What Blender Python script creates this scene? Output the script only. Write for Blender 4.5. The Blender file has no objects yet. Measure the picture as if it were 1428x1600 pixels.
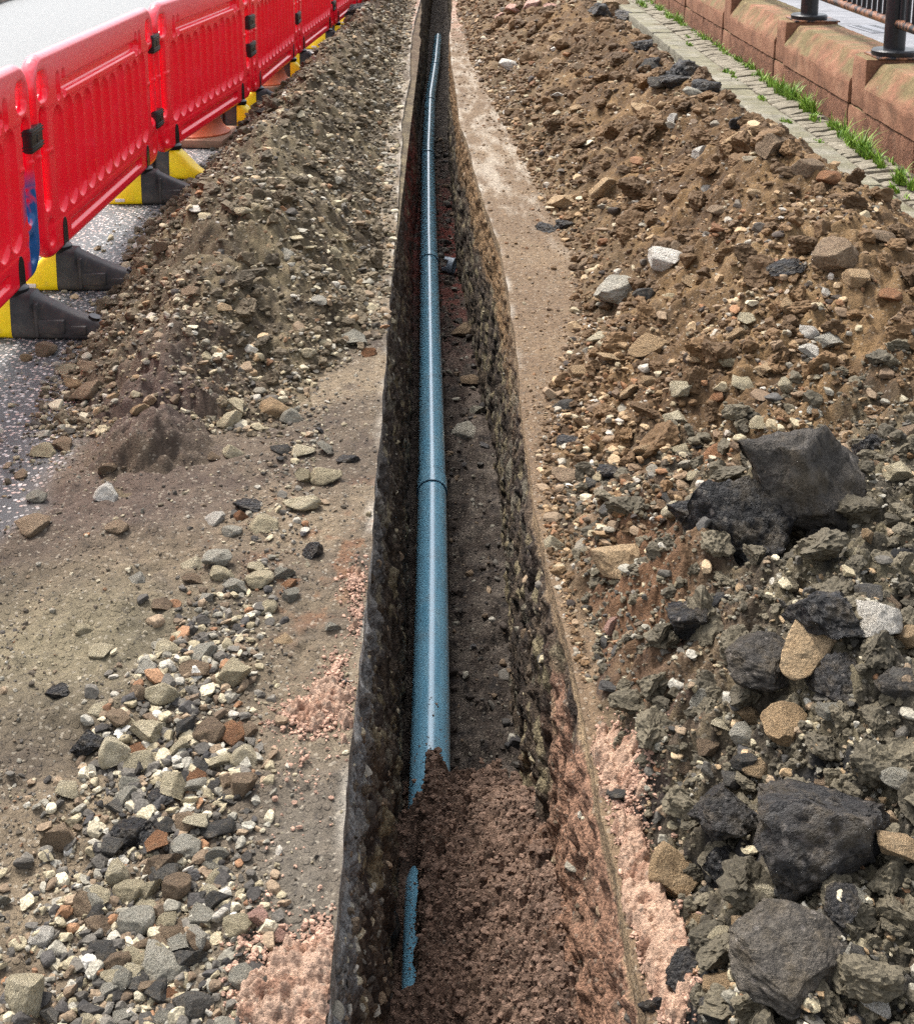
import bpy, bmesh, math, random
import numpy as np
from mathutils import Vector, Matrix

# ------------------------------------------------------------------ camera, light, exposure
scene = bpy.context.scene
COL = scene.collection
FPX, PX0, PY0 = 2087.0, 714.0, 285.0
TH, YAW, CAMH = math.radians(13.5), math.radians(0.64), 1.76
cam_d = bpy.data.cameras.new('camera')
cam_d.sensor_fit = 'HORIZONTAL'
cam_d.sensor_width = 24.0
cam_d.lens = FPX / 1428 * 24.0
cam_d.shift_y = -(800 - PY0) / 1428
cam_d.clip_start, cam_d.clip_end = 0.05, 500
cam = bpy.data.objects.new('camera', cam_d)
COL.objects.link(cam)
cam.location = (0, 0, CAMH)
cam.rotation_euler = (math.pi / 2 - TH, 0, -YAW)
scene.camera = cam

SUN_EL, SUN_AZ = math.radians(60), math.radians(-38)     # azimuth from +Y towards +X
world = bpy.data.worlds.new('World')
scene.world = world
world.use_nodes = True
wn = world.node_tree
for n in list(wn.nodes):
    wn.nodes.remove(n)
w_out = wn.nodes.new('ShaderNodeOutputWorld')
w_bg = wn.nodes.new('ShaderNodeBackground')
w_sky = wn.nodes.new('ShaderNodeTexSky')
w_sky.sky_type = 'NISHITA'
w_sky.sun_disc = False
w_sky.sun_elevation = SUN_EL
w_sky.sun_rotation = SUN_AZ
w_sky.dust_density = 4.0
w_hs = wn.nodes.new('ShaderNodeHueSaturation')
w_hs.inputs['Saturation'].default_value = 0.35
wn.links.new(w_sky.outputs[0], w_hs.inputs['Color'])
wn.links.new(w_hs.outputs[0], w_bg.inputs['Color'])
w_bg.inputs['Strength'].default_value = 0.15
wn.links.new(w_bg.outputs[0], w_out.inputs['Surface'])
sun_d = bpy.data.lights.new('sun', 'SUN')
sun_d.energy = 1.7
sun_d.angle = math.radians(12)
sun_d.color = (1.0, 0.95, 0.88)
sun = bpy.data.objects.new('sun', sun_d)
COL.objects.link(sun)
_sd = Vector((math.sin(SUN_AZ) * math.cos(SUN_EL), math.cos(SUN_AZ) * math.cos(SUN_EL), math.sin(SUN_EL)))
sun.rotation_euler = _sd.to_track_quat('Z', 'Y').to_euler()
scene.view_settings.view_transform = 'Standard'
scene.view_settings.look = 'None'
scene.view_settings.exposure = 1.32
scene.view_settings.gamma = 1.0
scene.render.engine = 'CYCLES'
scene.cycles.max_bounces = 6
scene.cycles.diffuse_bounces = 3
scene.cycles.use_denoising = False
scene.cycles.use_adaptive_sampling = False
scene.cycles.sample_clamp_indirect = 4.0

# ------------------------------------------------------------------ helpers
rng = np.random.default_rng(7)
pyr = random.Random(11)


def S(r, g, b, k=1.0):
    """sRGB 0-255 to a linear base colour"""
    o = []
    for c in (r, g, b):
        c /= 255.0
        o.append((c / 12.92 if c <= 0.04045 else ((c + 0.055) / 1.055) ** 2.4) * k)
    return np.array(o)


fw = np.array([math.sin(YAW) * math.cos(TH), math.cos(YAW) * math.cos(TH), -math.sin(TH)])
rt = np.array([math.cos(YAW), -math.sin(YAW), 0.0])
upv = np.cross(rt, fw)
CAM = np.array([0, 0, CAMH])


def ray(px, py):
    return fw + rt * (px - PX0) / FPX - upv * (py - PY0) / FPX


def G(px, py, z=0.0):
    """where the line of sight through a point of the photograph meets height z: (x, y)"""
    d = ray(px, py)
    t = (z - CAMH) / d[2]
    return d[0] * t, d[1] * t


def project(p):
    v = np.asarray(p) - CAM
    zc = v @ fw
    return PX0 + FPX * (v @ rt) / zc, PY0 - FPX * (v @ upv) / zc, zc


_P = np.random.default_rng(3).permutation(256)
_P = np.concatenate([_P, _P, _P])
_G2 = np.array([[math.cos(a), math.sin(a)] for a in np.linspace(0, 2 * math.pi, 33)[:32]])
_G3 = np.random.default_rng(5).normal(size=(64, 3))
_G3 /= np.linalg.norm(_G3, axis=1)[:, None]


def _f(t):
    return t * t * t * (t * (t * 6 - 15) + 10)


def n2(x, y):
    """2-D gradient noise, about -1..1"""
    xi, yi = np.floor(x).astype(np.int64), np.floor(y).astype(np.int64)
    xf, yf = x - xi, y - yi
    xi &= 255
    yi &= 255
    u, v = _f(xf), _f(yf)

    def g(ax, ay, dx, dy):
        h = _P[_P[ax] + ay] & 31
        return _G2[h, 0] * dx + _G2[h, 1] * dy
    x1, y1 = (xi + 1) & 255, (yi + 1) & 255
    a = g(xi, yi, xf, yf)
    b = g(x1, yi, xf - 1, yf)
    c = g(xi, y1, xf, yf - 1)
    d = g(x1, y1, xf - 1, yf - 1)
    return 1.5 * ((a + u * (b - a)) * (1 - v) + (c + u * (d - c)) * v)


def n3(p):
    i = np.floor(p).astype(np.int64)
    f = p - i
    i &= 255
    w = _f(f)
    out = 0
    for dx in (0, 1):
        for dy in (0, 1):
            for dz in (0, 1):
                h = _P[_P[_P[(i[:, 0] + dx) & 255] + ((i[:, 1] + dy) & 255)] + ((i[:, 2] + dz) & 255)] & 63
                g = _G3[h]
                dd = g[:, 0] * (f[:, 0] - dx) + g[:, 1] * (f[:, 1] - dy) + g[:, 2] * (f[:, 2] - dz)
                ww = (w[:, 0] if dx else 1 - w[:, 0]) * (w[:, 1] if dy else 1 - w[:, 1]) * (w[:, 2] if dz else 1 - w[:, 2])
                out = out + dd * ww
    return out * 1.6


def fbm(x, y, wl, octs, gain=0.5, sp=None, mode='n', seed=0):
    """sum of octaves from wavelength wl; sp = local grid spacing (octaves below it fade out)"""
    out, amp, tot = 0.0, 1.0, 0.0
    for k in range(octs):
        n = n2(x / wl + 17.3 * k + seed * 7.7, y / wl + 5.1 * k - seed * 3.3)
        if mode == 'b':
            n = np.abs(n) * 2 - 0.6
        elif mode == 'r':
            n = 0.6 - np.abs(n) * 2
        if sp is not None:
            n = n * np.clip(wl / (2.2 * sp) - 0.6, 0, 1)
        out = out + n * amp
        tot += amp
        amp *= gain
        wl *= 0.5
    return out / tot * 1.6


def lumps(x, y, cell, sp=None, seed=0):
    """rounded granules (distance to the nearest jittered point): 0..1"""
    xs, ys = x / cell, y / cell
    xi, yi = np.floor(xs), np.floor(ys)
    best = np.full(np.shape(x), 9.0)
    rid = np.zeros(np.shape(x))
    for dx in (-1, 0, 1):
        for dy in (-1, 0, 1):
            ci, cj = (xi + dx).astype(np.int64) & 255, (yi + dy).astype(np.int64) & 255
            h = _P[_P[ci] + cj]
            h2 = _P[h + seed + 1]
            px = xi + dx + 0.15 + 0.7 * h / 255.0
            py = yi + dy + 0.15 + 0.7 * h2 / 255.0
            rr = 0.35 + 0.55 * _P[h2 + 13] / 255.0
            d = np.hypot(xs - px, ys - py) / rr
            m = d < best
            rid = np.where(m, h2 / 255.0, rid)
            best = np.where(m, d, best)
    v = np.sqrt(np.clip(1 - best ** 2, 0, 1))
    if sp is not None:
        v = v * np.clip(cell / (2.2 * sp) - 0.6, 0, 1)
    return v, rid


def sm(a, b, t):
    t = np.clip((t - a) / (b - a), 0, 1)
    return t * t * (3 - 2 * t)


def mix(a, b, t):
    t = np.asarray(t)[..., None]
    return a * (1 - t) + b * t


def raw_mesh(name, verts, faces, cols=None, smooth=True):
    """faces: (n,3) or (n,4) int array"""
    me = bpy.data.meshes.new(name)
    verts = np.asarray(verts, np.float32)
    faces = np.asarray(faces, np.int32)
    k = faces.shape[1]
    me.vertices.add(len(verts))
    me.vertices.foreach_set('co', verts.ravel())
    me.loops.add(faces.size)
    me.loops.foreach_set('vertex_index', faces.ravel())
    me.polygons.add(len(faces))
    me.polygons.foreach_set('loop_start', np.arange(0, faces.size, k, dtype=np.int32))
    me.polygons.foreach_set('loop_total', np.full(len(faces), k, np.int32))
    me.polygons.foreach_set('use_smooth', np.full(len(faces), smooth, bool))
    if cols is not None:
        at = me.color_attributes.new('Col', 'FLOAT_COLOR', 'POINT')
        c4 = np.ones((len(verts), 4), np.float32)
        c4[:, :cols.shape[1]] = cols
        at.data.foreach_set('color', c4.ravel())
    me.update(calc_edges=True)
    me.validate()
    return me


def link(name, me, m=None, parent=None, **props):
    o = bpy.data.objects.new(name, me)
    COL.objects.link(o)
    if m is not None:
        me.materials.clear()
        me.materials.append(m)
    if parent is not None:
        o.parent = parent
    for k, v in props.items():
        o[k] = v
    return o


def empty(name, loc=(0, 0, 0), rz=0, **props):
    o = bpy.data.objects.new(name, None)
    COL.objects.link(o)
    o.location = loc
    o.rotation_euler = (0, 0, rz)
    o.empty_display_size = 0.1
    for k, v in props.items():
        o[k] = v
    return o


def grid_faces(nr, nc, keep=None):
    a = (np.arange(nr - 1)[:, None] * nc + np.arange(nc - 1)[None, :])
    f = np.stack([a, a + 1, a + nc + 1, a + nc], -1).reshape(-1, 4)
    if keep is not None:
        k = keep.reshape(-1)
        f = f[k[f].any(1)]
    return f


def compact(v, f, c=None):
    u, inv = np.unique(f, return_inverse=True)
    return v[u], inv.reshape(f.shape), (None if c is None else c[u])


class BM:
    """collects boxes, tubes and lofts into ONE mesh"""

    def __init__(s):
        s.b = bmesh.new()

    def box(s, c, d, bev=0.0, rot=None, seg=2):
        r = bmesh.ops.create_cube(s.b, size=1.0)
        vs = r['verts']
        for v in vs:
            v.co = Vector((v.co.x * d[0], v.co.y * d[1], v.co.z * d[2]))
        if bev:
            es = list({e for v in vs for e in v.link_edges})
            q = bmesh.ops.bevel(s.b, geom=es, offset=bev, segments=seg, affect='EDGES', profile=0.6)
            vs = list({v for f in q['faces'] for v in f.verts} | {v for v in vs if v.is_valid})
        for v in vs:
            if rot is not None:
                v.co = rot @ v.co
            v.co += Vector(c)
        return s

    def tube(s, pts, rad, n=14, cap=True):
        pts = [Vector(p) for p in pts]
        rs = rad if isinstance(rad, (list, tuple)) else [rad] * len(pts)
        rings = []
        for i, p in enumerate(pts):
            t = (pts[min(i + 1, len(pts) - 1)] - pts[max(i - 1, 0)]).normalized()
            a = Vector((0, 0, 1)) if abs(t.z) < 0.9 else Vector((1, 0, 0))
            x = t.cross(a).normalized()
            y = x.cross(t)
            rings.append([s.b.verts.new(p + (x * math.cos(q) + y * math.sin(q)) * rs[i]) for q in [2 * math.pi * k / n for k in range(n)]])
        for i in range(len(rings) - 1):
            for k in range(n):
                s.b.faces.new((rings[i][k], rings[i][(k + 1) % n], rings[i + 1][(k + 1) % n], rings[i + 1][k]))
        if cap:
            s.b.faces.new(rings[0][::-1])
            s.b.faces.new(rings[-1])
        return s

    def loft(s, rings, cap=True):
        rr = [[s.b.verts.new(Vector(p)) for p in r] for r in rings]
        n = len(rr[0])
        for i in range(len(rr) - 1):
            for k in range(n):
                s.b.faces.new((rr[i][k], rr[i][(k + 1) % n], rr[i + 1][(k + 1) % n], rr[i + 1][k]))
        if cap:
            s.b.faces.new(rr[0][::-1])
            s.b.faces.new(rr[-1])
        return s

    def lathe(s, prof, n=40):
        rings = [[(r * math.cos(2 * math.pi * k / n), r * math.sin(2 * math.pi * k / n), z) for k in range(n)] for r, z in prof]
        return s.loft(rings)

    def mesh(s, name, smooth=35):
        bmesh.ops.recalc_face_normals(s.b, faces=s.b.faces)
        me = bpy.data.meshes.new(name)
        s.b.to_mesh(me)
        s.b.free()
        if smooth:
            for p in me.polygons:
                p.use_smooth = True
            me.set_sharp_from_angle(angle=math.radians(smooth))
        return me


# ------------------------------------------------------------------ materials
class NT:
    def __init__(s, name):
        s.m = bpy.data.materials.new(name)
        s.m.use_nodes = True
        s.t = s.m.node_tree
        s.p = s.t.nodes['Principled BSDF']
        s.p.inputs['Specular IOR Level'].default_value = 0.3

    def n(s, kind, **kw):
        o = s.t.nodes.new('ShaderNode' + kind)
        for k, v in kw.items():
            setattr(o, k, v)
        return o

    def l(s, a, b):
        s.t.links.new(a, b)

    def coord(s, which='Object', scale=None):
        c = s.n('TexCoord')
        o = c.outputs[which]
        if scale is not None:
            mp = s.n('Mapping')
            mp.inputs['Scale'].default_value = scale
            s.l(o, mp.inputs['Vector'])
            o = mp.outputs[0]
        return o

    def noise(s, vec, scale, detail=6, rough=0.6, dist=0.0):
        o = s.n('TexNoise')
        o.inputs['Scale'].default_value = scale
        o.inputs['Detail'].default_value = detail
        o.inputs['Roughness'].default_value = rough
        o.inputs['Distortion'].default_value = dist
        s.l(vec, o.inputs['Vector'])
        return o.outputs['Fac']

    def voro(s, vec, scale, feature='F1', out='Distance'):
        o = s.n('TexVoronoi', feature=feature)
        o.inputs['Scale'].default_value = scale
        s.l(vec, o.inputs['Vector'])
        return o.outputs[out]

    def ramp(s, fac, stops, interp='LINEAR'):
        o = s.n('ValToRGB')
        o.color_ramp.interpolation = interp
        e = o.color_ramp.elements
        while len(e) < len(stops):
            e.new(0.5)
        for q, (p, c) in zip(e, stops):
            q.position = p
            c = (c, c, c) if np.isscalar(c) else c
            q.color = (c[0], c[1], c[2], 1)
        s.l(fac, o.inputs[0])
        return o.outputs[0]

    def mix(s, fac, a, b, mode='MIX'):
        o = s.n('Mix', data_type='RGBA', blend_type=mode)
        for sock, v in ((o.inputs[0], fac), (o.inputs[6], a), (o.inputs[7], b)):
            if hasattr(v, 'is_linked'):
                s.l(v, sock)
            elif np.isscalar(v):
                sock.default_value = v if sock.type == 'VALUE' else (v, v, v, 1)
            else:
                sock.default_value = (v[0], v[1], v[2], 1)
        return o.outputs[2]

    def math(s, op, a, b=0.0):
        o = s.n('Math', operation=op)
        for sock, v in ((o.inputs[0], a), (o.inputs[1], b)):
            if hasattr(v, 'is_linked'):
                s.l(v, sock)
            else:
                sock.default_value = v
        return o.outputs[0]

    def bump(s, h, dist, strength=1.0):
        b = s.n('Bump')
        b.inputs['Distance'].default_value = dist
        b.inputs['Strength'].default_value = strength
        s.l(h, b.inputs['Height'])
        s.l(b.outputs[0], s.p.inputs['Normal'])

    def base(s, c):
        if hasattr(c, 'is_linked'):
            s.l(c, s.p.inputs['Base Color'])
        else:
            s.p.inputs['Base Color'].default_value = (c[0], c[1], c[2], 1)

    def rough(s, r):
        if hasattr(r, 'is_linked'):
            s.l(r, s.p.inputs['Roughness'])
        else:
            s.p.inputs['Roughness'].default_value = r


def soil_mat(name, grain=260, spec=0.25, rough=0.9, var=0.55, bump=0.004):
    """vertex colour of the ground times grain of several sizes"""
    q = NT(name)
    a = q.n('Attribute')
    a.attribute_name = 'Col'
    co = q.coord('Object')
    n1 = q.noise(co, grain, 5, 0.65)
    n0 = q.noise(co, 34, 6, 0.7)
    v = q.ramp(n1, [(0.3, 1 - var), (0.5, 1.0), (0.72, 1 + var)])
    v2 = q.ramp(n0, [(0.3, 1 - var * .6), (0.5, 1.0), (0.7, 1 + var * .55)])
    c = q.mix(1.0, a.outputs['Color'], v, 'MULTIPLY')
    c = q.mix(1.0, c, v2, 'MULTIPLY')
    # pale and dark grit
    vo = q.n('TexVoronoi')
    vo.inputs['Scale'].default_value = 150
    q.l(co, vo.inputs['Vector'])
    sep = q.n('SeparateColor')
    q.l(vo.outputs['Color'], sep.inputs[0])
    pale = q.ramp(sep.outputs[0], [(0.95, 0.0), (0.97, 0.30)])
    dark = q.ramp(sep.outputs[1], [(0.93, 0.0), (0.96, 0.4)])
    c = q.mix(pale, c, S(176, 164, 146))
    c = q.mix(dark, c, S(52, 48, 46))
    q.base(c)
    q.rough(rough)
    q.p.inputs['Specular IOR Level'].default_value = spec
    h = q.math('ADD', n1, q.math('MULTIPLY', n0, 1.2))
    h = q.math('ADD', h, q.math('MULTIPLY', vo.outputs['Distance'], -0.5))
    q.bump(h, bump)
    return q.m


def rock_mat(name, cols, rough=0.75, spec=0.3, speck=0.25, bump=0.004, dark_pits=False, attr=False):
    q = NT(name)
    co = q.coord('Object')
    info = q.n('ObjectInfo')
    n0 = q.noise(co, 3.0, 6, 0.65, 0.6)
    n1 = q.noise(co, 22, 5, 0.7)
    n2_ = q.noise(co, 80, 3, 0.6)
    if attr:
        a = q.n('Attribute')
        a.attribute_name = 'Col'
        co = q.coord('Generated')
        geo = q.n('NewGeometry')
        n0 = q.noise(geo.outputs['Position'], 40, 4, 0.65)
        n1 = q.noise(geo.outputs['Position'], 200, 4, 0.7)
        n2_ = q.noise(geo.outputs['Position'], 500, 2, 0.6)
        c = a.outputs['Color']
    else:
        f = q.math('ADD', q.math('MULTIPLY', n0, 1.2), q.math('MULTIPLY', info.outputs['Random'], 0.5))
        f = q.math('SUBTRACT', f, 0.35)
        st = [(i / max(1, len(cols) - 1), cc) for i, cc in enumerate(cols)]
        c = q.ramp(f, st)
        film = q.ramp(q.noise(co, 5, 5, 0.7), [(0.5, 0.0), (0.7, 0.45)])
        c = q.mix(film, c, S(136, 120, 96))
    v = q.ramp(n1, [(0.3, 0.5), (0.5, 1.0), (0.72, 1.45)])
    c = q.mix(1.0, c, v, 'MULTIPLY')
    v = q.ramp(n2_, [(0.35, 1 - speck), (0.65, 1 + speck)])
    c = q.mix(1.0, c, v, 'MULTIPLY')
    if dark_pits:
        vo = q.voro(co, 9, 'F1')
        pk = q.ramp(q.noise(co, 14, 3, 0.7), [(0.62, 0.0), (0.72, 0.5)])
        c = q.mix(pk, c, S(120, 112, 104))
        vs = q.n('TexVoronoi')
        vs.inputs['Scale'].default_value = 17
        q.l(co, vs.inputs['Vector'])
        sp_ = q.n('SeparateColor')
        q.l(vs.outputs['Color'], sp_.inputs[0])
        agg = q.math('MULTIPLY', q.ramp(vs.outputs['Distance'], [(0.30, 1.0), (0.45, 0.0)]), q.ramp(sp_.outputs[0], [(0.70, 0.0), (0.76, 0.55)]))
        c = q.mix(agg, c, q.ramp(sp_.outputs[1], [(0.0, S(140, 132, 120)), (0.5, S(70, 66, 62)), (1.0, S(176, 166, 156))]))
        scar = q.ramp(q.noise(co, 2.6, 5, 0.75, 1.0), [(0.64, 0.0), (0.70, 0.55)])
        c = q.mix(scar, c, S(150, 138, 130))
        mud = q.ramp(q.noise(co, 4.0, 6, 0.75), [(0.50, 0.0), (0.62, 0.65)])
        c = q.mix(mud, c, S(92, 82, 66))
        h = q.math('ADD', q.math('MULTIPLY', vo, -0.9), n1)
    else:
        h = q.math('ADD', n1, q.math('MULTIPLY', n0, 1.0))
    q.base(c)
    q.rough(rough)
    q.p.inputs['Specular IOR Level'].default_value = spec
    q.bump(h, bump)
    return q.m


M_soil = soil_mat('damp_soil')
M_wallsoil = soil_mat('trench_soil', grain=120, bump=0.008, var=0.7)
M_sand = soil_mat('pink_sand', grain=260, var=0.5, bump=0.006)

ROCKCOL = {
    'buff': [S(152, 140, 112), S(190, 177, 146), S(216, 205, 178)],
    'grey': [S(122, 118, 106), S(160, 155, 140), S(194, 188, 174)],
    'brown': [S(98, 82, 66), S(136, 115, 92), S(164, 142, 116)],
    'orange': [S(112, 78, 54), S(150, 106, 72), S(170, 128, 94)],
    'pale': [S(184, 176, 162), S(214, 208, 196), S(228, 224, 214)],
    'black': [S(26, 27, 30), S(42, 43, 46), S(70, 70, 72)],
    'pink': [S(160, 120, 104), S(190, 150, 134), S(208, 174, 160)],
    'tan': [S(134, 110, 80), S(176, 148, 112), S(202, 176, 140)],
    'slate': [S(56, 55, 53), S(86, 83, 78), S(122, 117, 108)],
}
M_rock = {k: rock_mat('stone_' + k, v, bump=0.022, rough=0.85) for k, v in ROCKCOL.items()}
M_tar = rock_mat('old_asphalt', [S(24, 24, 26), S(44, 43, 44), S(84, 78, 72)], rough=0.5, spec=0.5, bump=0.05, dark_pits=True)
M_tardust = rock_mat('dusty_asphalt', [S(56, 54, 51), S(86, 81, 75), S(136, 127, 114)], rough=0.85, bump=0.05, dark_pits=True)
M_rubble = rock_mat('rubble_stone', None, attr=True, bump=0.003)

# ------------------------------------------------------------------ trench outline (world metres)
_L = [(657, 0), (648, 30), (641, 75), (640, 100), (641, 120), (633, 160), (628, 190), (627, 240), (619, 360), (613, 410), (608, 470), (603, 550), (598, 640), (592, 700), (588, 760), (584, 800), (580, 850), (568, 1000), (548, 1170), (530, 1400), (512, 1590)]
_R = [(707, 0), (705, 30), (702, 60), (706, 105), (713, 145), (718, 190), (732, 230), (740, 265), (770, 360), (781, 387), (797, 470), (804, 525), (812, 621), (822, 684), (830, 745), (837, 800), (886, 1000), (908, 1118), (927, 1212), (939, 1274), (967, 1372), (982, 1470), (1006, 1580)]
_lw = np.array(sorted([G(*p)[::-1] for p in _L]) + [(24, -0.28), (60, -0.1), (150, 0.0)])
_rw = np.array(sorted([G(*p)[::-1] for p in _R]) + [(24, 0.15), (60, -0.02), (150, 0.0)])


def XL(y):
    return np.interp(y, _lw[:, 0], _lw[:, 1]) + 0.006 * n2(y * 2.3, y * 0 + 3.3) + 0.003 * n2(y * 11, y * 0 + 9.3)


def XR(y):
    return np.maximum(np.interp(y, _rw[:, 0], _rw[:, 1]) + 0.007 * n2(y * 2.1, y * 0 + 7.3) + 0.003 * n2(y * 10, y * 0 + 1.3), XL(y) + 0.001)


FLOOR = -1.05


def rows(y0, y1, k):
    n = int(math.log(y1 / y0) / k)
    return y0 * np.exp(np.linspace(0, math.log(y1 / y0), n))


# ------------------------------------------------------------------ height functions
def I(y, xs, vs):
    return np.interp(y, xs, vs)


_lt = np.array([G(*p)[::-1] for p in [(60, 700), (100, 600), (170, 480), (230, 370), (310, 280), (370, 210), (460, 130), (560, 25)]] + [(22, -0.95)])
_lr = np.array([(3.4, -.66), (4.0, -.58), (4.35, -.52), (4.85, -.30), (5.9, -.30), (7.9, -.37), (11.9, -.42), (22, -.45)])


def h_left_macro(x, y):
    toeL = I(y, _lt[:, 0], _lt[:, 1])
    toeR = I(y, _lr[:, 0], _lr[:, 1])
    cr = I(y, [3.5, 4.5, 6, 8, 12, 18], [-.92, -.86, -.86, -.86, -.80, -.70]) + 0.05 * n2(y * 1.3, y * 0 + 2.2)
    hm = I(y, [3.9, 4.3, 4.8, 5.4, 7, 9, 13, 18], [-.07, .15, .31, .42, .46, .44, .38, .32]) * (1 + 0.22 * n2(y * 1.1, y * 0 + 8.8))
    t = np.where(x < cr, (cr - x) / (cr - toeL), (x - cr) / (toeR - cr))
    t = np.sqrt(t * t + 0.02)
    h = np.where(hm > 0, hm * (1.03 - t), -0.06)
    h = np.where((h < 0) & (hm > 0), -0.06 * np.clip(t - 1, 0, 1), h)
    # small purple mound at the near end
    mx, my = G(235, 668, 0.08)
    m = 0.15 * np.exp(-(((x - mx) / 0.19) ** 2 + ((y - my) / 0.30) ** 2))
    return h + m


def d_left(x, y):
    """left strip of dirt over the road near the camera: 0..1"""
    edge = I(y, [1.2, 2.9, 3.34, 3.83, 4.35, 4.8, 6], [-1.35, -1.30, -1.20, -1.20, -1.26, -1.3, -1.32])
    e = edge + 0.05 * n2(x * 4 + 3, y * 4)
    return sm(-0.03, 0.12, x - e)


def h_left(x, y, sp):
    a = h_left_macro(x, y)
    dm = d_left(x, y)
    w = sm(-0.01, 0.06, a)
    big = fbm(x, y, 0.30, 3, 0.55, sp, seed=1) * 0.07
    med = fbm(x, y, 0.085, 3, 0.6, sp, 'b', seed=2) * 0.028
    fine = fbm(x, y, 0.02, 3, 0.6, sp, seed=3) * 0.009
    lu, _ = lumps(x, y, 0.045, sp, 2)
    lu2, _ = lumps(x, y, 0.02, sp, 5)
    hp = a + (big + med) * (0.15 + 0.85 * w) + fine + (lu * 0.016 + lu2 * 0.011) * (0.25 + 0.75 * w)
    near = 0.012 * dm * sm(7.0, 4.5, y) * sm(XL(y) - 0.10, XL(y) - 0.22, x)
    return hp + near + 0.03 * dm * sm(0.2, -0.3, x + 0.75) * sm(3.6, 2.6, y) * 0.6


_rt = np.array([G(*p)[::-1] for p in [(745, 100), (800, 200), (850, 300), (905, 400), (915, 500), (880, 600), (860, 700), (885, 900), (925, 1100), (985, 1300), (1040, 1560)]] + [(16, .22), (22, .22), (0.8, .38)])
_rt = _rt[np.argsort(_rt[:, 0])]


def h_right_macro(x, y):
    toeL = np.maximum(I(y, _rt[:, 0], _rt[:, 1]), XR(y) + 0.04)
    toeR = I(y, [3.5, 5.0, 6.5, 8.5, 12, 20], [2.6, 2.32, 2.10, 1.86, 1.76, 1.74])
    cr = I(y, [1.5, 3, 4.2, 5.5, 8, 12, 20], [1.35, 1.35, 1.45, 1.45, 1.38, 1.30, 1.2]) + 0.05 * n2(y * 1.2, y * 0 + 4.4)
    hm = I(y, [1.2, 2.0, 2.7, 3.3, 3.9, 4.4, 5.5, 8, 12, 20], [.27, .33, .36, .40, .52, .64, .66, .63, .60, .5]) * (1 + 0.10 * n2(y * 0.9, y * 0 + 1.8))
    t = np.where(x < cr, (cr - x) / (cr - toeL), (x - cr) / (toeR - cr))
    t = np.sqrt(t * t + 0.02)
    h = hm * (1.03 - t)
    # the near mound is steep at its toe and flat on top
    nearw = sm(3.5, 2.7, y)
    q = np.clip((x - toeL) / 0.55, 0, 3)
    hn = hm * (1 - np.exp(-2.2 * q)) * np.where(x < toeL, 0, 1)
    hn = hn * sm(2.9, 2.0, x)
    h = h * (1 - nearw) + hn * nearw
    h = np.where(x < toeL, -0.08 * np.clip((toeL - x) / 0.1, 0, 1), h)
    h = np.where(x > toeR, -0.1 * np.clip((x - toeR) / 0.1, 0, 1), h)
    # hollow below the big slab
    hx, hy = G(1235, 890, 0.2)
    return h - 0.16 * np.exp(-(((x - hx) / 0.15) ** 2 + ((y - hy) / 0.13) ** 2))


def h_right(x, y, sp):
    a = h_right_macro(x, y)
    w = sm(-0.02, 0.08, a)
    nearm = sm(3.9, 3.0, y)
    big = fbm(x, y, 0.46, 3, 0.55, sp, seed=4) * (0.075 + 0.02 * nearm) + fbm(x, y, 0.20, 2, 0.55, sp, 'r', seed=44) * (0.014 + 0.008 * nearm)
    med = fbm(x, y, 0.10, 3, 0.6, sp, 'b', seed=5) * 0.030
    fine = fbm(x, y, 0.022, 3, 0.6, sp, seed=6) * 0.011
    lu, _ = lumps(x, y, 0.06, sp, 3)
    lu2, _ = lumps(x, y, 0.024, sp, 6)
    return a + (big + med) * (0.1 + 0.9 * w) + fine + (lu * 0.014 + lu2 * 0.012) * (0.2 + 0.8 * w)


def ground_z(X, YY, side, sp):
    """height of the road sheet and how much dirt lies on it"""
    if side < 0:
        s_in = XL(YY) - X
        dm = d_left(X, YY)
        strip = np.where(YY > 4.2, sm(-0.75, -0.55, X), 0)
        dm = np.maximum(dm * sm(5.5, 4.6, YY), strip)
    else:
        s_in = X - XR(YY)
        dm = sm(2.3, 2.0, X)
    z = 0.004 * fbm(X, YY, 0.25, 3, 0.5, sp, seed=11) + dm * (0.009 * fbm(X, YY, 0.06, 3, 0.6, sp, 'b', seed=12) + 0.0045 * fbm(X, YY, 0.016, 2, 0.6, sp, seed=13))
    lu, _ = lumps(X, YY, 0.018, sp, 9)
    lu2, _ = lumps(X, YY, 0.04, sp, 19)
    z = z + dm * (lu * 0.005 + lu2 * 0.010 * sm(0.0, 0.5, n2(X * 5, YY * 5)))
    near = sm(4.5, 3.5, YY) * (1 if side < 0 else 0)
    z = z + dm * near * 0.030 * sm(0.25, 0.6, s_in) * (0.5 + fbm(X, YY, 0.3, 3, 0.5, sp, seed=31))
    return z * sm(0.0, 0.03, s_in), dm


def ground_top(x, y):
    """height of what lies uppermost beside the trench, for setting stones down"""
    x = np.asarray(x, float)
    y = np.asarray(y, float)
    sp = 0.004 * y
    left = x < XL(y)
    hl = np.maximum(h_left(x, y, sp), ground_z(x, y, -1, sp)[0])
    hr = np.maximum(h_right(x, y, sp), ground_z(x, y, 1, sp)[0])
    h = np.where(left, hl, hr)
    xl, xr = XL(y), XR(y)
    h = np.where((x >= xl) & (x <= xr), floor_h(x, y, sp), h)
    return np.where(x > 2.11, np.maximum(h, 0.1), h)


def floor_h(x, y, sp):
    base = FLOOR - 0.02 * np.clip(y - 12, 0, 8)
    h = base + fbm(x, y, 0.22, 4, 0.6, sp, 'b', seed=8) * 0.035 + fbm(x, y, 0.03, 2, 0.6, sp, seed=9) * 0.008
    lu, _ = lumps(x, y, 0.07, sp, 4)
    return h + lu * 0.02


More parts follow.
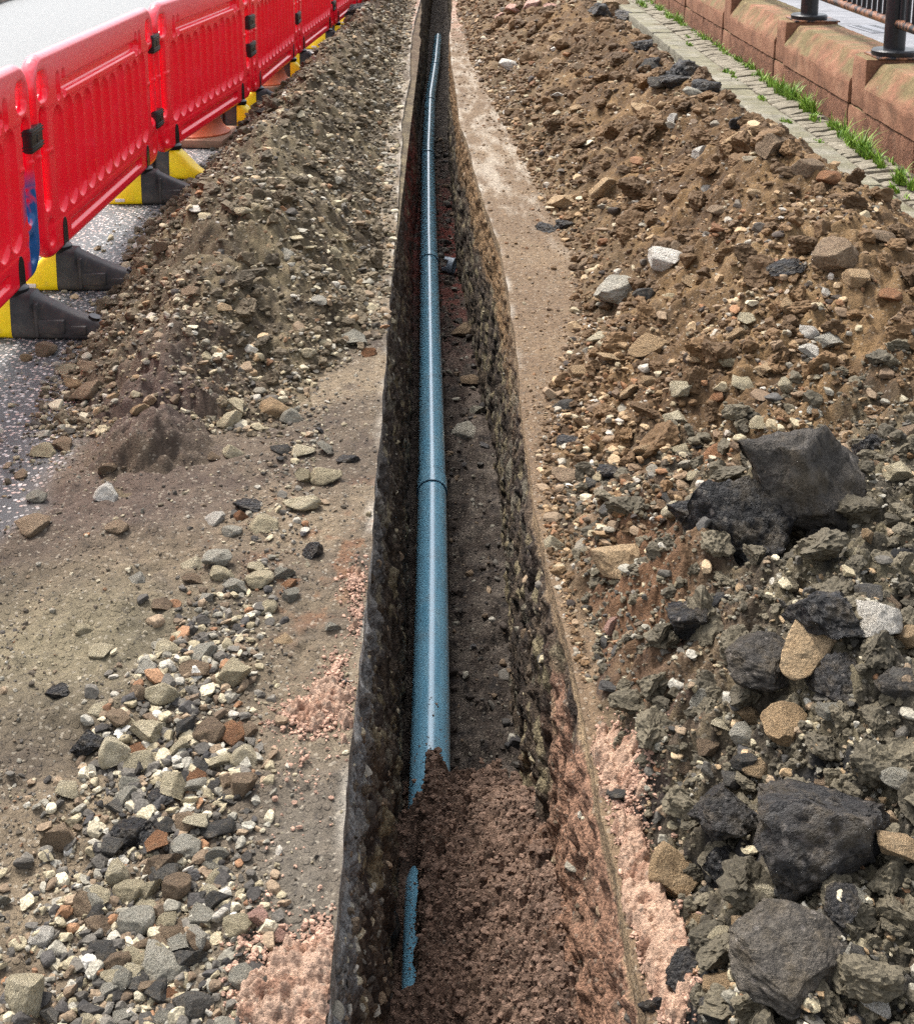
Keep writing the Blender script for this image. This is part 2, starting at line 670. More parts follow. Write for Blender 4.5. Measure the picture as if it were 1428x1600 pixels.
def hit(px, py):
    d = ray(px, py)
    t = np.linspace(1.5, 22, 2600) / (d @ fw)
    p = CAM[None] + d[None] * t[:, None]
    below = p[:, 2] < ground_top(p[:, 0], p[:, 1])
    i = int(np.argmax(below)) if below.any() else len(t) - 1
    return p[i]


# ------------------------------------------------------------------ the ground sheet (road) with the trench left open
def build_ground():
    ys = np.concatenate([np.linspace(-6, 1.3, 16)[:-1], rows(1.3, 24, 0.0042), np.geomspace(24.2, 150, 26)])
    Y = ys[:, None]
    parts_v, parts_f, parts_c, off = [], [], [], 0
    for side in (-1, 1):
        fine = 2.4 if side < 0 else 1.0
        s = np.concatenate([np.linspace(0, fine, int(fine / 0.006)), fine + np.geomspace(0.01, 120, 44)])
        edge = XL(ys) if side < 0 else XR(ys)
        X = edge[:, None] + side * s[None, :]
        YY = np.broadcast_to(Y, X.shape)
        sp = np.maximum(0.0045 * np.abs(YY), 0.006)
        s_in = np.abs(X - edge[:, None])
        z, dm = ground_z(X, YY, side, sp)
        # colour: chipped asphalt, pale far carriageway, dirt, dust, rust and pink stains
        asp = np.broadcast_to(S(86, 87, 88), X.shape + (3,)).copy()
        pale = sm(-2.9, -3.15, X + 0.12 * n2(X * 0.8, YY * 0.5))
        if side < 0:
            asp = mix(asp, S(122, 125, 125), pale)
        nz = fbm(X, YY, 0.5, 4, 0.6, None, seed=14)
        nz2 = fbm(X, YY, 0.12, 4, 0.6, None, seed=15)
        dirt = mix(np.broadcast_to(S(84, 73, 60), X.shape + (3,)), S(116, 102, 82), sm(-0.4, 0.6, nz))
        dirt = mix(dirt, S(64, 54, 46), sm(0.1, 0.7, nz2) * 0.7)
        if side > 0:
            dirt = mix(dirt, S(112, 90, 66), 0.65)
        white = sm(-0.05, 0.75, fbm(X * 1.6, YY * 0.45, 0.20, 5, 0.65, None, seed=16) + 0.5 * sm(5.5, 7.5, YY) - 0.25)
        dirt = mix(dirt, S(176, 166, 150), white * sm(4.5, 7.5, YY) * 0.55)
        edge_w = sm(0.030, 0.0, s_in + 0.016 * nz2) * sm(-0.1, 0.5, n2(YY * 3.4, YY * 0 + side) + 0.4 * nz2) * (1 if side < 0 else sm(4.0, 5.5, YY))
        dirt = mix(dirt, S(170, 164, 152), edge_w * 0.7)
        if side < 0:
            rust = sm(0.12, 0.5, nz2) * np.exp(-((YY - 3.15) / 0.35) ** 2) * sm(0.42, 0.08, s_in)
            dirt = mix(dirt, S(150, 98, 58), np.clip(rust * 0.5, 0, 0.28))
            dirt = mix(dirt, S(80, 66, 58), np.exp(-(((X + 0.95) / 0.4) ** 2 + ((YY - 3.6) / 0.45) ** 2)) * 0.8)
            dirt = mix(dirt, S(108, 102, 80), np.exp(-(((X + 0.85) / 0.35) ** 2 + ((YY - 2.75) / 0.3) ** 2)) * 0.6)
            dirt = mix(dirt, S(98, 91, 80), np.exp(-(((X + 0.27) / 0.12) ** 2 + ((YY - 1.95) / 0.45) ** 2)) * 0.9)
        red = sm(13.0, 15.5, YY) * sm(0.0, 0.5, nz2 + 0.3)
        dirt = mix(dirt, S(178, 140, 122), red * 0.6)
        c = mix(asp, dirt, dm)
        cc = np.concatenate([c, (1 - dm)[..., None]], -1)      # alpha: where bare chipped asphalt shows
        v = np.stack([X, YY, z], -1).reshape(-1, 3)
        f = grid_faces(len(ys), len(s))
        if side < 0:
            f = f[:, ::-1]
        parts_v.append(v)
        parts_f.append(f + off)
        parts_c.append(cc.reshape(-1, 4))
        off += len(v)
    me = raw_mesh('ground', np.concatenate(parts_v), np.concatenate(parts_f), np.concatenate(parts_c))
    q = NT('road_and_dirt')
    a = q.n('Attribute')
    a.attribute_name = 'Col'
    co = q.coord('Object')
    n1 = q.noise(co, 300, 5, 0.65)
    n0 = q.noise(co, 36, 6, 0.7)
    v1 = q.ramp(n1, [(0.3, 0.55), (0.5, 1.0), (0.72, 1.5)])
    v2 = q.ramp(n0, [(0.3, 0.7), (0.5, 1.0), (0.7, 1.3)])
    dirt = q.mix(1.0, q.mix(1.0, a.outputs['Color'], v1, 'MULTIPLY'), v2, 'MULTIPLY')
    vo = q.n('TexVoronoi')
    vo.inputs['Scale'].default_value = 62
    vo.inputs['Randomness'].default_value = 1.0
    q.l(co, vo.inputs['Vector'])
    sep = q.n('SeparateColor')
    q.l(vo.outputs['Color'], sep.inputs[0])
    chipcol = q.ramp(sep.outputs[0], [(0.0, S(128, 124, 120)), (0.35, S(176, 166, 158)), (0.6, S(206, 178, 166)), (0.75, S(222, 216, 210)), (1.0, S(150, 150, 150))])
    chip = q.math('MULTIPLY', q.ramp(vo.outputs['Distance'], [(0.36, 1.0), (0.48, 0.0)]), q.ramp(sep.outputs[1], [(0.22, 0.0), (0.28, 1.0)]))
    px = q.n('SeparateXYZ')
    q.l(co, px.inputs[0])
    nearroad = q.ramp(q.math('MULTIPLY', q.math('ADD', px.outputs[0], 3.3), 2.0), [(0.0, 0.12), (1.0, 1.0)])
    chip = q.math('MULTIPLY', chip, nearroad)
    bind = q.mix(1.0, a.outputs['Color'], q.ramp(n1, [(0.3, 0.4), (0.7, 1.2)]), 'MULTIPLY')
    road = q.mix(chip, bind, chipcol)
    # grit in the dirt
    vg = q.n('TexVoronoi')
    vg.inputs['Scale'].default_value = 150
    q.l(co, vg.inputs['Vector'])
    sg = q.n('SeparateColor')
    q.l(vg.outputs['Color'], sg.inputs[0])
    dirt = q.mix(q.ramp(sg.outputs[0], [(0.94, 0.0), (0.96, 0.35)]), dirt, S(178, 168, 150))
    dirt = q.mix(q.ramp(sg.outputs[1], [(0.93, 0.0), (0.96, 0.4)]), dirt, S(56, 52, 50))
    q.base(q.mix(a.outputs['Alpha'], dirt, road))
    wet = q.math('MULTIPLY', a.outputs['Alpha'], 0.42)
    q.rough(q.math('SUBTRACT', 0.92, wet))
    q.p.inputs['Specular IOR Level'].default_value = 0.4
    h = q.math('ADD', q.math('ADD', n1, n0), q.math('MULTIPLY', chip, 0.9))
    q.bump(h, 0.004)
    link('ground', me, q.m, kind='structure')


build_ground()


# ------------------------------------------------------------------ trench walls and floor
def wall_disp(side, Y, D, sp):
    """how far the face stands back (+) from the saw-cut edge at depth D below the road"""
    lip = sm(0.05, 0.075, D)
    k = side * 10.0
    rough = fbm(Y + k, D, 0.20, 4, 0.6, sp, 'b', seed=21) * 0.022 + fbm(Y + k, D, 0.035, 3, 0.6, sp, seed=22) * 0.008
    lu, _ = lumps(Y + k, D, 0.075, sp, 7)
    lu2, _ = lumps(Y + k, D, 0.03, sp, 8)
    inn = -lu * 0.018 - lu2 * 0.007 + 0.010 * n2(Y * 9 + k, D * 1.5)
    batter = (-0.055 if side < 0 else -0.012) * sm(0.1, 0.9, D)      # leans into the trench with depth
    return lip * (0.014 + rough + inn * 0.8) + batter


def build_walls():
    for side in (-1, 1):
        ys = np.concatenate([rows(1.3, 30, 0.0036), [40, 80, 140]])
        D = np.concatenate([[0.0], np.linspace(0.004, 0.055, 6), np.linspace(0.06, 1.25, 210)])
        YY, DD = np.meshgrid(ys, D, indexing='ij')
        edge = (XL(ys) if side < 0 else XR(ys))[:, None]
        sp = 0.0018 * YY
        b = wall_disp(side, YY, DD, sp)
        X = edge + side * b
        lipn = (0.0025 * n2(YY * 30, DD * 12) + 0.0015 * n2(YY * 6, DD * 130)) * sm(0, 0.012, DD)
        X = X - side * lipn
        # colour of the layers
        nz = fbm(YY + side * 9, DD, 0.16, 4, 0.6, None, seed=23)
        nz2 = fbm(YY + side * 9, DD, 0.04, 3, 0.6, None, seed=24)
        c = mix(np.broadcast_to(S(56, 47, 40), X.shape + (3,)), S(84, 72, 59), sm(-0.3, 0.5, nz))
        c = mix(c, S(40, 36, 34), sm(0.1, 0.6, nz2) * 0.7)
        _, rid = lumps(YY + side * 10.0, DD, 0.075, None, 7)
        lu, _ = lumps(YY + side * 10.0, DD, 0.075, None, 7)
        stone = sm(0.45, 0.7, lu) * (rid > 0.74) * sm(0.06, 0.1, DD)
        stc = mix(np.broadcast_to(S(112, 106, 92), X.shape + (3,)), S(128, 117, 92), (rid > 0.85) * 1.0)
        c = mix(c, stc, stone * 0.8)
        if side < 0:
            grey = sm(0.34, 0.24, DD + 0.05 * nz) * sm(4.5, 2.2, YY)
            c = mix(c, S(120, 120, 118), grey * 0.85)
            red = np.exp(-((YY - 9.6) / 1.9) ** 2) * sm(0.25, 0.4, DD)
            c = mix(c, S(110, 50, 40), np.clip(red * 1.2, 0, 1) * sm(-0.5, 0.2, nz))
            lip = mix(np.broadcast_to(S(120, 114, 106), X.shape + (3,)), S(196, 192, 184), sm(0.05, 0.45, nz + 0.45 * sm(0.02, 0, DD)))
        else:
            ochre = sm(4.0, 6.0, YY) * sm(0.40, 0.28, DD + 0.1 * nz)
            c = mix(c, S(134, 106, 74), ochre * 0.75)
            olive = sm(3.6, 2.8, YY) * sm(2.2, 2.6, YY) * sm(0.6, 0.3, DD)
            c = mix(c, S(110, 102, 78), olive * stone * 0.6)
            pk = sm(3.05, 2.75, YY + 0.12 * nz) * sm(0.10, 0.16, DD + 0.05 * nz + 0.25 * sm(2.6, 2.2, YY)) * sm(0.95, 0.6, DD + 0.25 * nz)
            c = mix(c, S(138, 106, 86), pk * (1 - 0.75 * sm(0.3, 0.6, nz)))
            lip = mix(np.broadcast_to(S(118, 100, 78), X.shape + (3,)), S(160, 138, 108), sm(-0.2, 0.5, n2(YY * 3, DD * 120)))
        c = mix(lip, c, sm(0.052, 0.066, DD + 0.006 * nz2))
        v = np.stack([X, YY, -DD], -1).reshape(-1, 3)
        f = grid_faces(len(ys), len(D))
        if side > 0:
            f = f[:, ::-1]
        me = raw_mesh('trench_wall', v, f, c.reshape(-1, 3))
        link('trench_wall', me, M_wallsoil, kind='structure')
    # floor
    ys = np.concatenate([rows(1.3, 30, 0.004), [40, 140]])
    t = np.linspace(-0.12, 1.12, 110)
    xl, xr = XL(ys)[:, None], XR(ys)[:, None]
    X = xl + (xr - xl) * t[None]
    YY = np.broadcast_to(ys[:, None], X.shape)
    Z = floor_h(X, YY, 0.004 * YY)
    nz = fbm(X, YY, 0.14, 4, 0.6, None, seed=26)
    c = mix(np.broadcast_to(S(66, 58, 52), X.shape + (3,)), S(92, 84, 76), sm(-0.2, 0.5, nz))
    c = mix(c, S(46, 42, 40), sm(0.15, 0.6, fbm(X, YY, 0.05, 3, 0.6, None, seed=27)))
    c = mix(c, S(104, 50, 42), np.clip(np.exp(-((YY - 9.8) / 1.8) ** 2) * 1.2, 0, 1) * sm(-0.4, 0.2, nz))
    me = raw_mesh('trench_floor', np.stack([X, YY, Z], -1).reshape(-1, 3), grid_faces(len(ys), len(t)), c.reshape(-1, 3))
    link('trench_floor', me, M_wallsoil, kind='structure')


build_walls()


# ------------------------------------------------------------------ spoil heaps
def build_heaps():
    # left
    ys = rows(3.2, 21, 0.0030)
    xs = np.linspace(-1.5, -0.22, 380)
    X, YY = np.meshgrid(xs, ys)
    sp = np.maximum(0.0032 * YY, 0.0035)
    mac = h_left_macro(X, YY)
    Z = h_left(X, YY, sp)
    keep = (mac > -0.035) & (Z > -0.05)
    nz = fbm(X, YY, 0.35, 4, 0.6, None, seed=41)
    nz2 = fbm(X, YY, 0.07, 4, 0.6, None, seed=42)
    c = mix(np.broadcast_to(S(80, 70, 54), X.shape + (3,)), S(112, 100, 77), sm(-0.4, 0.5, nz))
    c = mix(c, S(54, 45, 36), sm(0.0, 0.6, nz2) * 0.65)
    c = mix(c, S(78, 65, 59), np.exp(-(((X + 0.95) / 0.35) ** 2 + ((YY - 4.0) / 0.45) ** 2)))
    c = mix(c, S(88, 68, 53), sm(9, 13, YY) * 0.5)
    v, f, c = compact(np.stack([X, YY, Z - 0.004], -1).reshape(-1, 3), grid_faces(len(ys), len(xs), keep), c.reshape(-1, 3))
    link('spoil_heap', raw_mesh('spoil_heap', v, f, c), M_soil, label='long low heap of olive brown soil and stones beside the red barriers', category='soil heap')
    # right
    ys = rows(1.35, 21, 0.0029)
    u = np.linspace(0, 1, 620)
    xs = 0.12 + (2.75 - 0.12) * u
    X, YY = np.meshgrid(xs, ys)
    X = np.where(YY < 3.2, X * (1 - 0.28 * sm(3.2, 2.2, YY)) + 0.05 * sm(3.2, 2.2, YY), X)
    sp = np.maximum(0.0031 * YY, 0.0043)
    mac = h_right_macro(X, YY)
    Z = h_right(X, YY, sp)
    keep = (mac > -0.035) & (X > XR(YY) + 0.004)
    nz = fbm(X, YY, 0.45, 4, 0.6, None, seed=43)
    nz2 = fbm(X, YY, 0.09, 4, 0.6, None, seed=44)
    c = mix(np.broadcast_to(S(82, 63, 42), X.shape + (3,)), S(116, 92, 62), sm(-0.3, 0.5, nz))
    c = mix(c, S(60, 46, 33), sm(0.05, 0.6, nz2) * 0.7)
    g = sm(0.95, 0.6, X) * sm(4.0, 5.0, YY)
    c = mix(c, S(98, 84, 64), g * 0.6)
    tan = np.exp(-(((X - 1.15) / 0.28) ** 2 + ((YY - 4.35) / 0.5) ** 2))
    c = mix(c, S(132, 108, 76), tan * 0.7)
    dark = sm(3.6, 3.1, YY + 0.25 * nz - 0.35 * sm(0.8, 0.35, X))
    dk = mix(np.broadcast_to(S(66, 61, 51), X.shape + (3,)), S(98, 90, 71), sm(-0.3, 0.4, nz2))
    dk = mix(dk, S(32, 32, 32), sm(0.05, 0.5, fbm(X, YY, 0.16, 4, 0.6, None, seed=46)))
    c = mix(c, dk, dark)
    brown = np.exp(-(((X - 0.46) / 0.16) ** 2 + ((YY - 2.85) / 0.5) ** 2))
    c = mix(c, S(100, 74, 53), np.clip(brown * 1.1, 0, 1))
    v, f, c = compact(np.stack([X, YY, Z - 0.004], -1).reshape(-1, 3), grid_faces(len(ys), len(xs), keep), c.reshape(-1, 3))
    link('spoil_heap', raw_mesh('spoil_heap', v, f, c), M_soil, label='high long heap of reddish brown soil between trench and kerb', category='soil heap')


build_heaps()


# ------------------------------------------------------------------ pink sand spilled at the lips of the trench
def build_sand(label, blobs, x0, x1, y0, y1, side, colr=(172, 144, 124)):
    ys = np.arange(y0, y1, 0.0032)
    xs = np.arange(x0, x1, 0.0032)
    X, YY = np.meshgrid(xs, ys)
    sp = np.full(X.shape, 0.0032)
    m = np.zeros(X.shape)
    for bx, by, rx, ry, hh in blobs:
        m = np.maximum(m, hh * (1 - ((X - bx) / rx) ** 2 - ((YY - by) / ry) ** 2))
    m = m + 0.011 * fbm(X, YY, 0.07, 4, 0.65, sp, seed=51) - 0.0085
    lu, rid = lumps(X, YY, 0.026, sp, 11)
    lu2, _ = lumps(X, YY, 0.011, sp, 12)
    lu3, _ = lumps(X, YY, 0.045, sp, 14)
    base = np.where(X < XL(YY), ground_z(X, YY, -1, sp)[0], np.maximum(h_right_macro(X, YY), 0.0) + 0.012)
    w = sm(-0.004, 0.004, m)
    Z = base + np.maximum(m, -0.01) + w * (lu * 0.007 + lu2 * 0.008 + lu3 * 0.006 * (rid > 0.5)) + 0.006 * fbm(X, YY, 0.014, 2, 0.6, sp, seed=53) + np.where(m < 0, np.maximum(lu - 0.5, -0.05) * 0.03, 0)
    inside = (X < XL(YY) - 0.002) if side < 0 else (X > XR(YY) + 0.002)
    scattered = (lu > 0.5) & (m > -0.010) & (rid > 0.6)
    keep = (m > 0.0) & inside
    Z = Z - 0.02 * sm(0.004, 0.0, m)
    nz = fbm(X, YY, 0.05, 3, 0.6, None, seed=52)
    c = mix(np.broadcast_to(S(*colr), X.shape + (3,)), S(140, 104, 84), sm(-0.1, 0.6, nz) * 0.8)
    v, f, c = compact(np.stack([X, YY, Z], -1).reshape(-1, 3), grid_faces(len(ys), len(xs), keep), c.reshape(-1, 3))
    link('sand', raw_mesh('sand', v, f, c), M_sand, kind='stuff', label=label, category='sand')


a = [G(480, 1535), G(440, 1575), G(500, 1580), G(505, 1470)]
build_sand('loose pink sand by the left lip of the trench at the bottom',
           [(a[0][0], a[0][1], .09, .13, .02), (a[1][0], a[1][1], .10, .09, .022), (a[2][0], a[2][1], .07, .16, .02), (a[3][0], a[3][1], .035, .07, .010)],
           -0.42, -0.17, 1.45, 2.05, -1)
a = [G(515, 1095), G(490, 1120), G(535, 1140), G(525, 1050)]
build_sand('loose pink sand half way along the left lip of the trench',
           [(a[0][0], a[0][1], .065, .12, .016), (a[1][0], a[1][1], .085, .07, .013), (a[2][0], a[2][1], .05, .09, .013), (a[3][0], a[3][1], .03, .09, .008)],
           -0.42, -0.17, 2.15, 2.8, -1)
a = [G(555, 915), G(562, 960)]
build_sand('small streak of pink sand by the left lip of the trench',
           [(a[0][0], a[0][1], .04, .13, .008), (a[1][0], a[1][1], .025, .14, .008)],
           -0.30, -0.18, 2.65, 3.35, -1, (166, 138, 116))
a = [G(960, 1205), G(985, 1240), G(985, 1330), G(1005, 1420), G(1030, 1490), G(1050, 1560)]
build_sand('pink sand along the right lip of the trench',
           [(a[0][0], a[0][1], .05, .14, .02), (a[1][0], a[1][1], .055, .09, .015), (a[2][0], a[2][1], .032, .16, .02), (a[3][0], a[3][1], .045, .14, .02), (a[4][0], a[4][1], .05, .12, .02), (a[5][0], a[5][1], .04, .12, .02)],
           0.28, 0.48, 1.6, 2.55, 1, (176, 146, 124))


# ------------------------------------------------------------------ blue pipe
PIPE_R = 0.0625
_pp = [(673.0, 1110), (674.6, 900), (675, 755), (672.5, 560), (669.6, 370), (668.7, 237), (672, 152), (680.5, 97), (684.3, 57)]


def pipe_z(y):
    return -0.93 - 0.012 * max(0.0, y - 9)


def pipe_axis():
    pts = []
    for px, py in _pp:
        z = -0.93
        for _ in range(6):
            x, y = G(px, py, z)
            z = pipe_z(y)
        pts.append((y, x, z))
    pts.sort()
    y = np.array([p[0] for p in pts])
    x = np.array([p[1] for p in pts])
    return y, x


_py, _px = pipe_axis()
PIPE_END = float(_py[-1])


def pipe_x(y):
    return float(np.interp(y, np.concatenate([[1.0], _py]), np.concatenate([[_px[0] - 0.004], _px])))


def build_pipe():
    q = NT('blue_plastic')
    co = q.coord('Object', (1, 0.08, 1))
    co2 = q.coord('Object')
    n0 = q.noise(co, 60, 5, 0.6)
    n1 = q.noise(co2, 9, 5, 0.65)
    c = q.ramp(n0, [(0.3, S(108, 168, 196)), (0.55, S(126, 184, 210)), (0.8, S(156, 198, 214))])
    dust = q.ramp(n1, [(0.48, 0.0), (0.72, 0.40)])
    c = q.mix(dust, c, S(136, 150, 152))
    spk = q.ramp(q.noise(co2, 130, 2, 0.5), [(0.74, 0.0), (0.77, 0.85)])
    c = q.mix(spk, c, S(58, 48, 40))
    q.base(c)
    q.rough(q.ramp(n1, [(0.3, 0.20), (0.7, 0.30)]))
    q.p.inputs['Specular IOR Level'].default_value = 0.5
    q.p.inputs['Coat Weight'].default_value = 1.0
    q.p.inputs['Coat Roughness'].default_value = 0.22
    q.p.inputs['Coat IOR'].default_value = 1.7
    dark = NT('dark_blue_joint')
    dark.base(S(34, 66, 86))  # dark blue of the thin ring at each pipe joint
    root = empty('water_pipe', (pipe_x(4), 4, pipe_z(4) - PIPE_R), label='long blue plastic pipe laid along the bottom of the trench', category='pipe')
    inv = Vector(root.location)
    joints = [0.9] + [_joint_y(px, py) for px, py in [(675.5, 752), (670.5, 398), (668.7, 235), (672.0, 152), (681, 97)]]
    joints = sorted(joints)
    ends = joints[1:] + [PIPE_END]
    for i, (a0, b0) in enumerate(zip(joints, ends)):
        # the far end of each length is swollen into a socket; the next spigot starts inside it
        last = i == len(ends) - 1
        ysx = list(np.linspace(a0, b0, max(10, int((b0 - a0) / 0.05))))
        ysx += [] if last else [a0 + 0.001]
        # wide socket starts each length at its near end seen from the camera side
        prof = []
        for y in sorted(set(list(np.linspace(a0, b0, 60)) + ([b0 - 0.19, b0 - 0.185, b0 - 0.15, b0 - 0.145, b0 - 0.002] if True else []) + [a0 + 0.002, a0 + 0.10, a0 + 0.12, a0 + 0.16])):
            r = PIPE_R
            prof.append((y, r))
        b = BM()
        pts, rs = [], []
        for y, r in prof:
            if y < a0 or y > b0:
                continue
            if i > 0 and y - a0 < 0.16:           # socket over the joint
                r = PIPE_R + 0.0052 * float(1 - sm(0.11, 0.16, y - a0))
            pts.append(Vector((pipe_x(y), y, pipe_z(y))) - inv)
            rs.append(r)
        b.tube(pts, rs, 40, cap=True)
        link('pipe_section', b.mesh('pipe_section', 50), q.m, root)
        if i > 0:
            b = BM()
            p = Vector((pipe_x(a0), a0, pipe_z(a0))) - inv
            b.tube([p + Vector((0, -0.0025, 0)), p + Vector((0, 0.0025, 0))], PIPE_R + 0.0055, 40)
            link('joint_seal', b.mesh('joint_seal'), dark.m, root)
    return q.m


def _joint_y(px, py):
    z = -0.93
    for _ in range(6):
        x, y = G(px, py, z + PIPE_R * 0.95)
        z = pipe_z(y)
    return y


M_pipe = build_pipe()


def build_offcut():
    # short cut ring of pipe standing in the dirt of the floor
    q = NT('dusty_plastic')
    q.base(q.ramp(q.noise(q.coord('Object'), 20), [(0.3, S(120, 134, 148)), (0.7, S(170, 182, 192))]))
    q.rough(0.5)
    x, y = G(702, 425, FLOOR + 0.0)
    b = bmesh.new()
    n, r, L, th = 36, 0.058, 0.075, 0.006
    idx = [k for k in range(n + 1) if not (0.30 < k / n < 0.42)]
    rings = []
    for k in range(n + 1):
        t = 2 * math.pi * k / n - math.pi / 2
        L0 = -L / 2
        if 0.55 < k / n < 0.72:
            L0 = 0.0
        rings.append([b.verts.new((L0, r * math.cos(t), r * math.sin(t))), b.verts.new((L / 2, r * math.cos(t), r * math.sin(t))),
                      b.verts.new((L / 2, (r - th) * math.cos(t), (r - th) * math.sin(t))), b.verts.new((L0, (r - th) * math.cos(t), (r - th) * math.sin(t)))])
    for k in range(n):
        for j in range(4):
            b.faces.new((rings[k][j], rings[k + 1][j], rings[k + 1][(j + 1) % 4], rings[k][(j + 1) % 4]))
    me = bpy.data.meshes.new('pipe_offcut')
    bmesh.ops.recalc_face_normals(b, faces=b.faces)
    b.to_mesh(me)
    b.free()
    o = link('pipe_offcut', me, q.m, label='short grey blue pipe offcut lying on the trench floor beside the pipe', category='pipe offcut')
    o.location = (x, y, FLOOR + 0.05)
    o.rotation_euler = (0.25, 0.08, math.radians(-18))


build_offcut()


# ------------------------------------------------------------------ damp backfill over the near end of the pipe
def backfill_h(X, YY, sp):
    px = np.interp(YY, np.concatenate([[1.0], _py]), np.concatenate([[_px[0] - 0.004], _px]))
    toe = 3.80 + 0.06 * n2(X * 5, X * 0 + 1.5) + 0.10 * sm(0.10, 0.0, np.abs(X - px - 0.02))
    ramp = sm(0.0, 0.85, toe - YY)
    right = sm(-0.02, 0.30, X)
    top = -0.862 + 0.20 * right * sm(0.1, 1.2, toe - YY)
    h = FLOOR - 0.06 + (top - FLOOR + 0.06) * np.minimum(1, ramp * 1.25)
    # ridge of soil thrown over the pipe at the far toe
    h = h + 0.075 * np.exp(-((X - px - 0.005) / 0.055) ** 2) * np.exp(-((YY - 3.46) / 0.20) ** 2)
    # dip that bares the pipe's left flank
    h = h + 0.02 * np.exp(-((X - px - 0.01) / 0.06) ** 2)
    h = h - 0.12 * sm(-0.012, -0.04, X - px - 0.012 * n2(YY * 18, YY * 0 + 4)) * np.exp(-((YY - 2.87) / 0.225) ** 6)
    h = h - 0.05 * sm(0.0, -0.03, X - px) * np.exp(-((YY - 3.42) / 0.13) ** 4)
    h = h + fbm(X, YY, 0.16, 3, 0.55, sp, seed=61) * 0.016
    lu, _ = lumps(X, YY, 0.034, sp, 15)
    lu2, _ = lumps(X, YY, 0.015, sp, 16)
    lu3, r3 = lumps(X, YY, 0.075, sp, 17)
    return h + lu * 0.018 + lu2 * 0.012 + lu3 * 0.024 * (r3 > 0.4) + fbm(X, YY, 0.02, 3, 0.6, sp, seed=62) * 0.005


def build_backfill():
    ys = rows(1.3, 3.9, 0.0016)
    t = np.linspace(-0.1, 1.06, 260)
    xl, xr = XL(ys)[:, None], XR(ys)[:, None]
    X = xl + (xr - xl) * t[None]
    YY = np.broadcast_to(ys[:, None], X.shape)
    Z = backfill_h(X, YY, np.full(X.shape, 0.0035))
    nz = fbm(X, YY, 0.12, 4, 0.6, None, seed=63)
    c = mix(np.broadcast_to(S(98, 79, 67), X.shape + (3,)), S(134, 110, 94), sm(-0.3, 0.5, nz))
    c = mix(c, S(58, 43, 36), sm(0.1, 0.5, fbm(X, YY, 0.05, 3, 0.6, None, seed=65)) * 0.6)
    c = mix(c, S(150, 116, 94), sm(0.10, 0.5, fbm(X, YY, 0.25, 3, 0.5, None, seed=64)) * 0.5 * sm(0.05, 0.25, X))
    link('backfill_heap', raw_mesh('backfill_heap', np.stack([X, YY, Z], -1).reshape(-1, 3), grid_faces(len(ys), len(t)), c.reshape(-1, 3)), M_sand,
         label='damp dark brown soil tipped over the near end of the blue pipe', category='soil heap')


build_backfill()

#PART2
# ------------------------------------------------------------------ red plastic barriers
def red_mat(name, graffiti=False):
    q = NT(name)
    co = q.coord('Object')
    n0 = q.noise(co, 7, 6, 0.65)
    n1 = q.noise(co, 60, 4, 0.6)
    c = q.ramp(n0, [(0.3, S(250, 6, 36)), (0.6, S(255, 12, 46)), (0.8, S(255, 44, 72))])
    geo = q.n('NewGeometry')
    xyz = q.n('SeparateXYZ')
    q.l(co, xyz.inputs[0])
    top = q.ramp(xyz.outputs[2], [(0.86, 0.0), (0.985, 0.62)])
    top = q.math('MULTIPLY', top, q.ramp(n1, [(0.3, 0.5), (0.65, 1.0)]))
    c = q.mix(top, c, S(234, 150, 158))                       # weathered, chalky top rail, with sky sheen painted into the pale tone
    scuff = q.ramp(q.noise(co, 26, 5, 0.75), [(0.66, 0.0), (0.74, 0.5)])
    c = q.mix(scuff, c, S(240, 110, 120))
    speck = q.ramp(q.noise(co, 44, 2, 0.5), [(0.73, 0.0), (0.77, 0.7)])
    c = q.mix(speck, c, S(90, 20, 22))
    if graffiti:
        g = q.ramp(q.noise(co, 6.5, 3, 0.5, 0.5), [(0.46, 0.0), (0.50, 1.0)])
        m = q.math('MULTIPLY', q.ramp(xyz.outputs[0], [(1.70 / 2, 0.0), (1.80 / 2, 1.0)]), q.ramp(xyz.outputs[2], [(0.52, 1.0), (0.62, 0.0)]))
        xs = q.math('MULTIPLY', xyz.outputs[0], 0.5)
        q.t.links.remove(q.t.links[-1])
        m = q.math('MULTIPLY', q.ramp(q.math('MULTIPLY', xyz.outputs[0], 0.5), [(0.90, 0.0), (0.93, 1.0)]), q.ramp(xyz.outputs[2], [(0.52, 1.0), (0.60, 0.0)]))
        c = q.mix(q.math('MULTIPLY', g, m), c, S(20, 82, 140))
    q.base(c)
    q.rough(q.ramp(n0, [(0.3, 0.16), (0.7, 0.30)]))
    q.p.inputs['Specular IOR Level'].default_value = 0.5
    q.bump(n1, 0.0006)
    return q.m


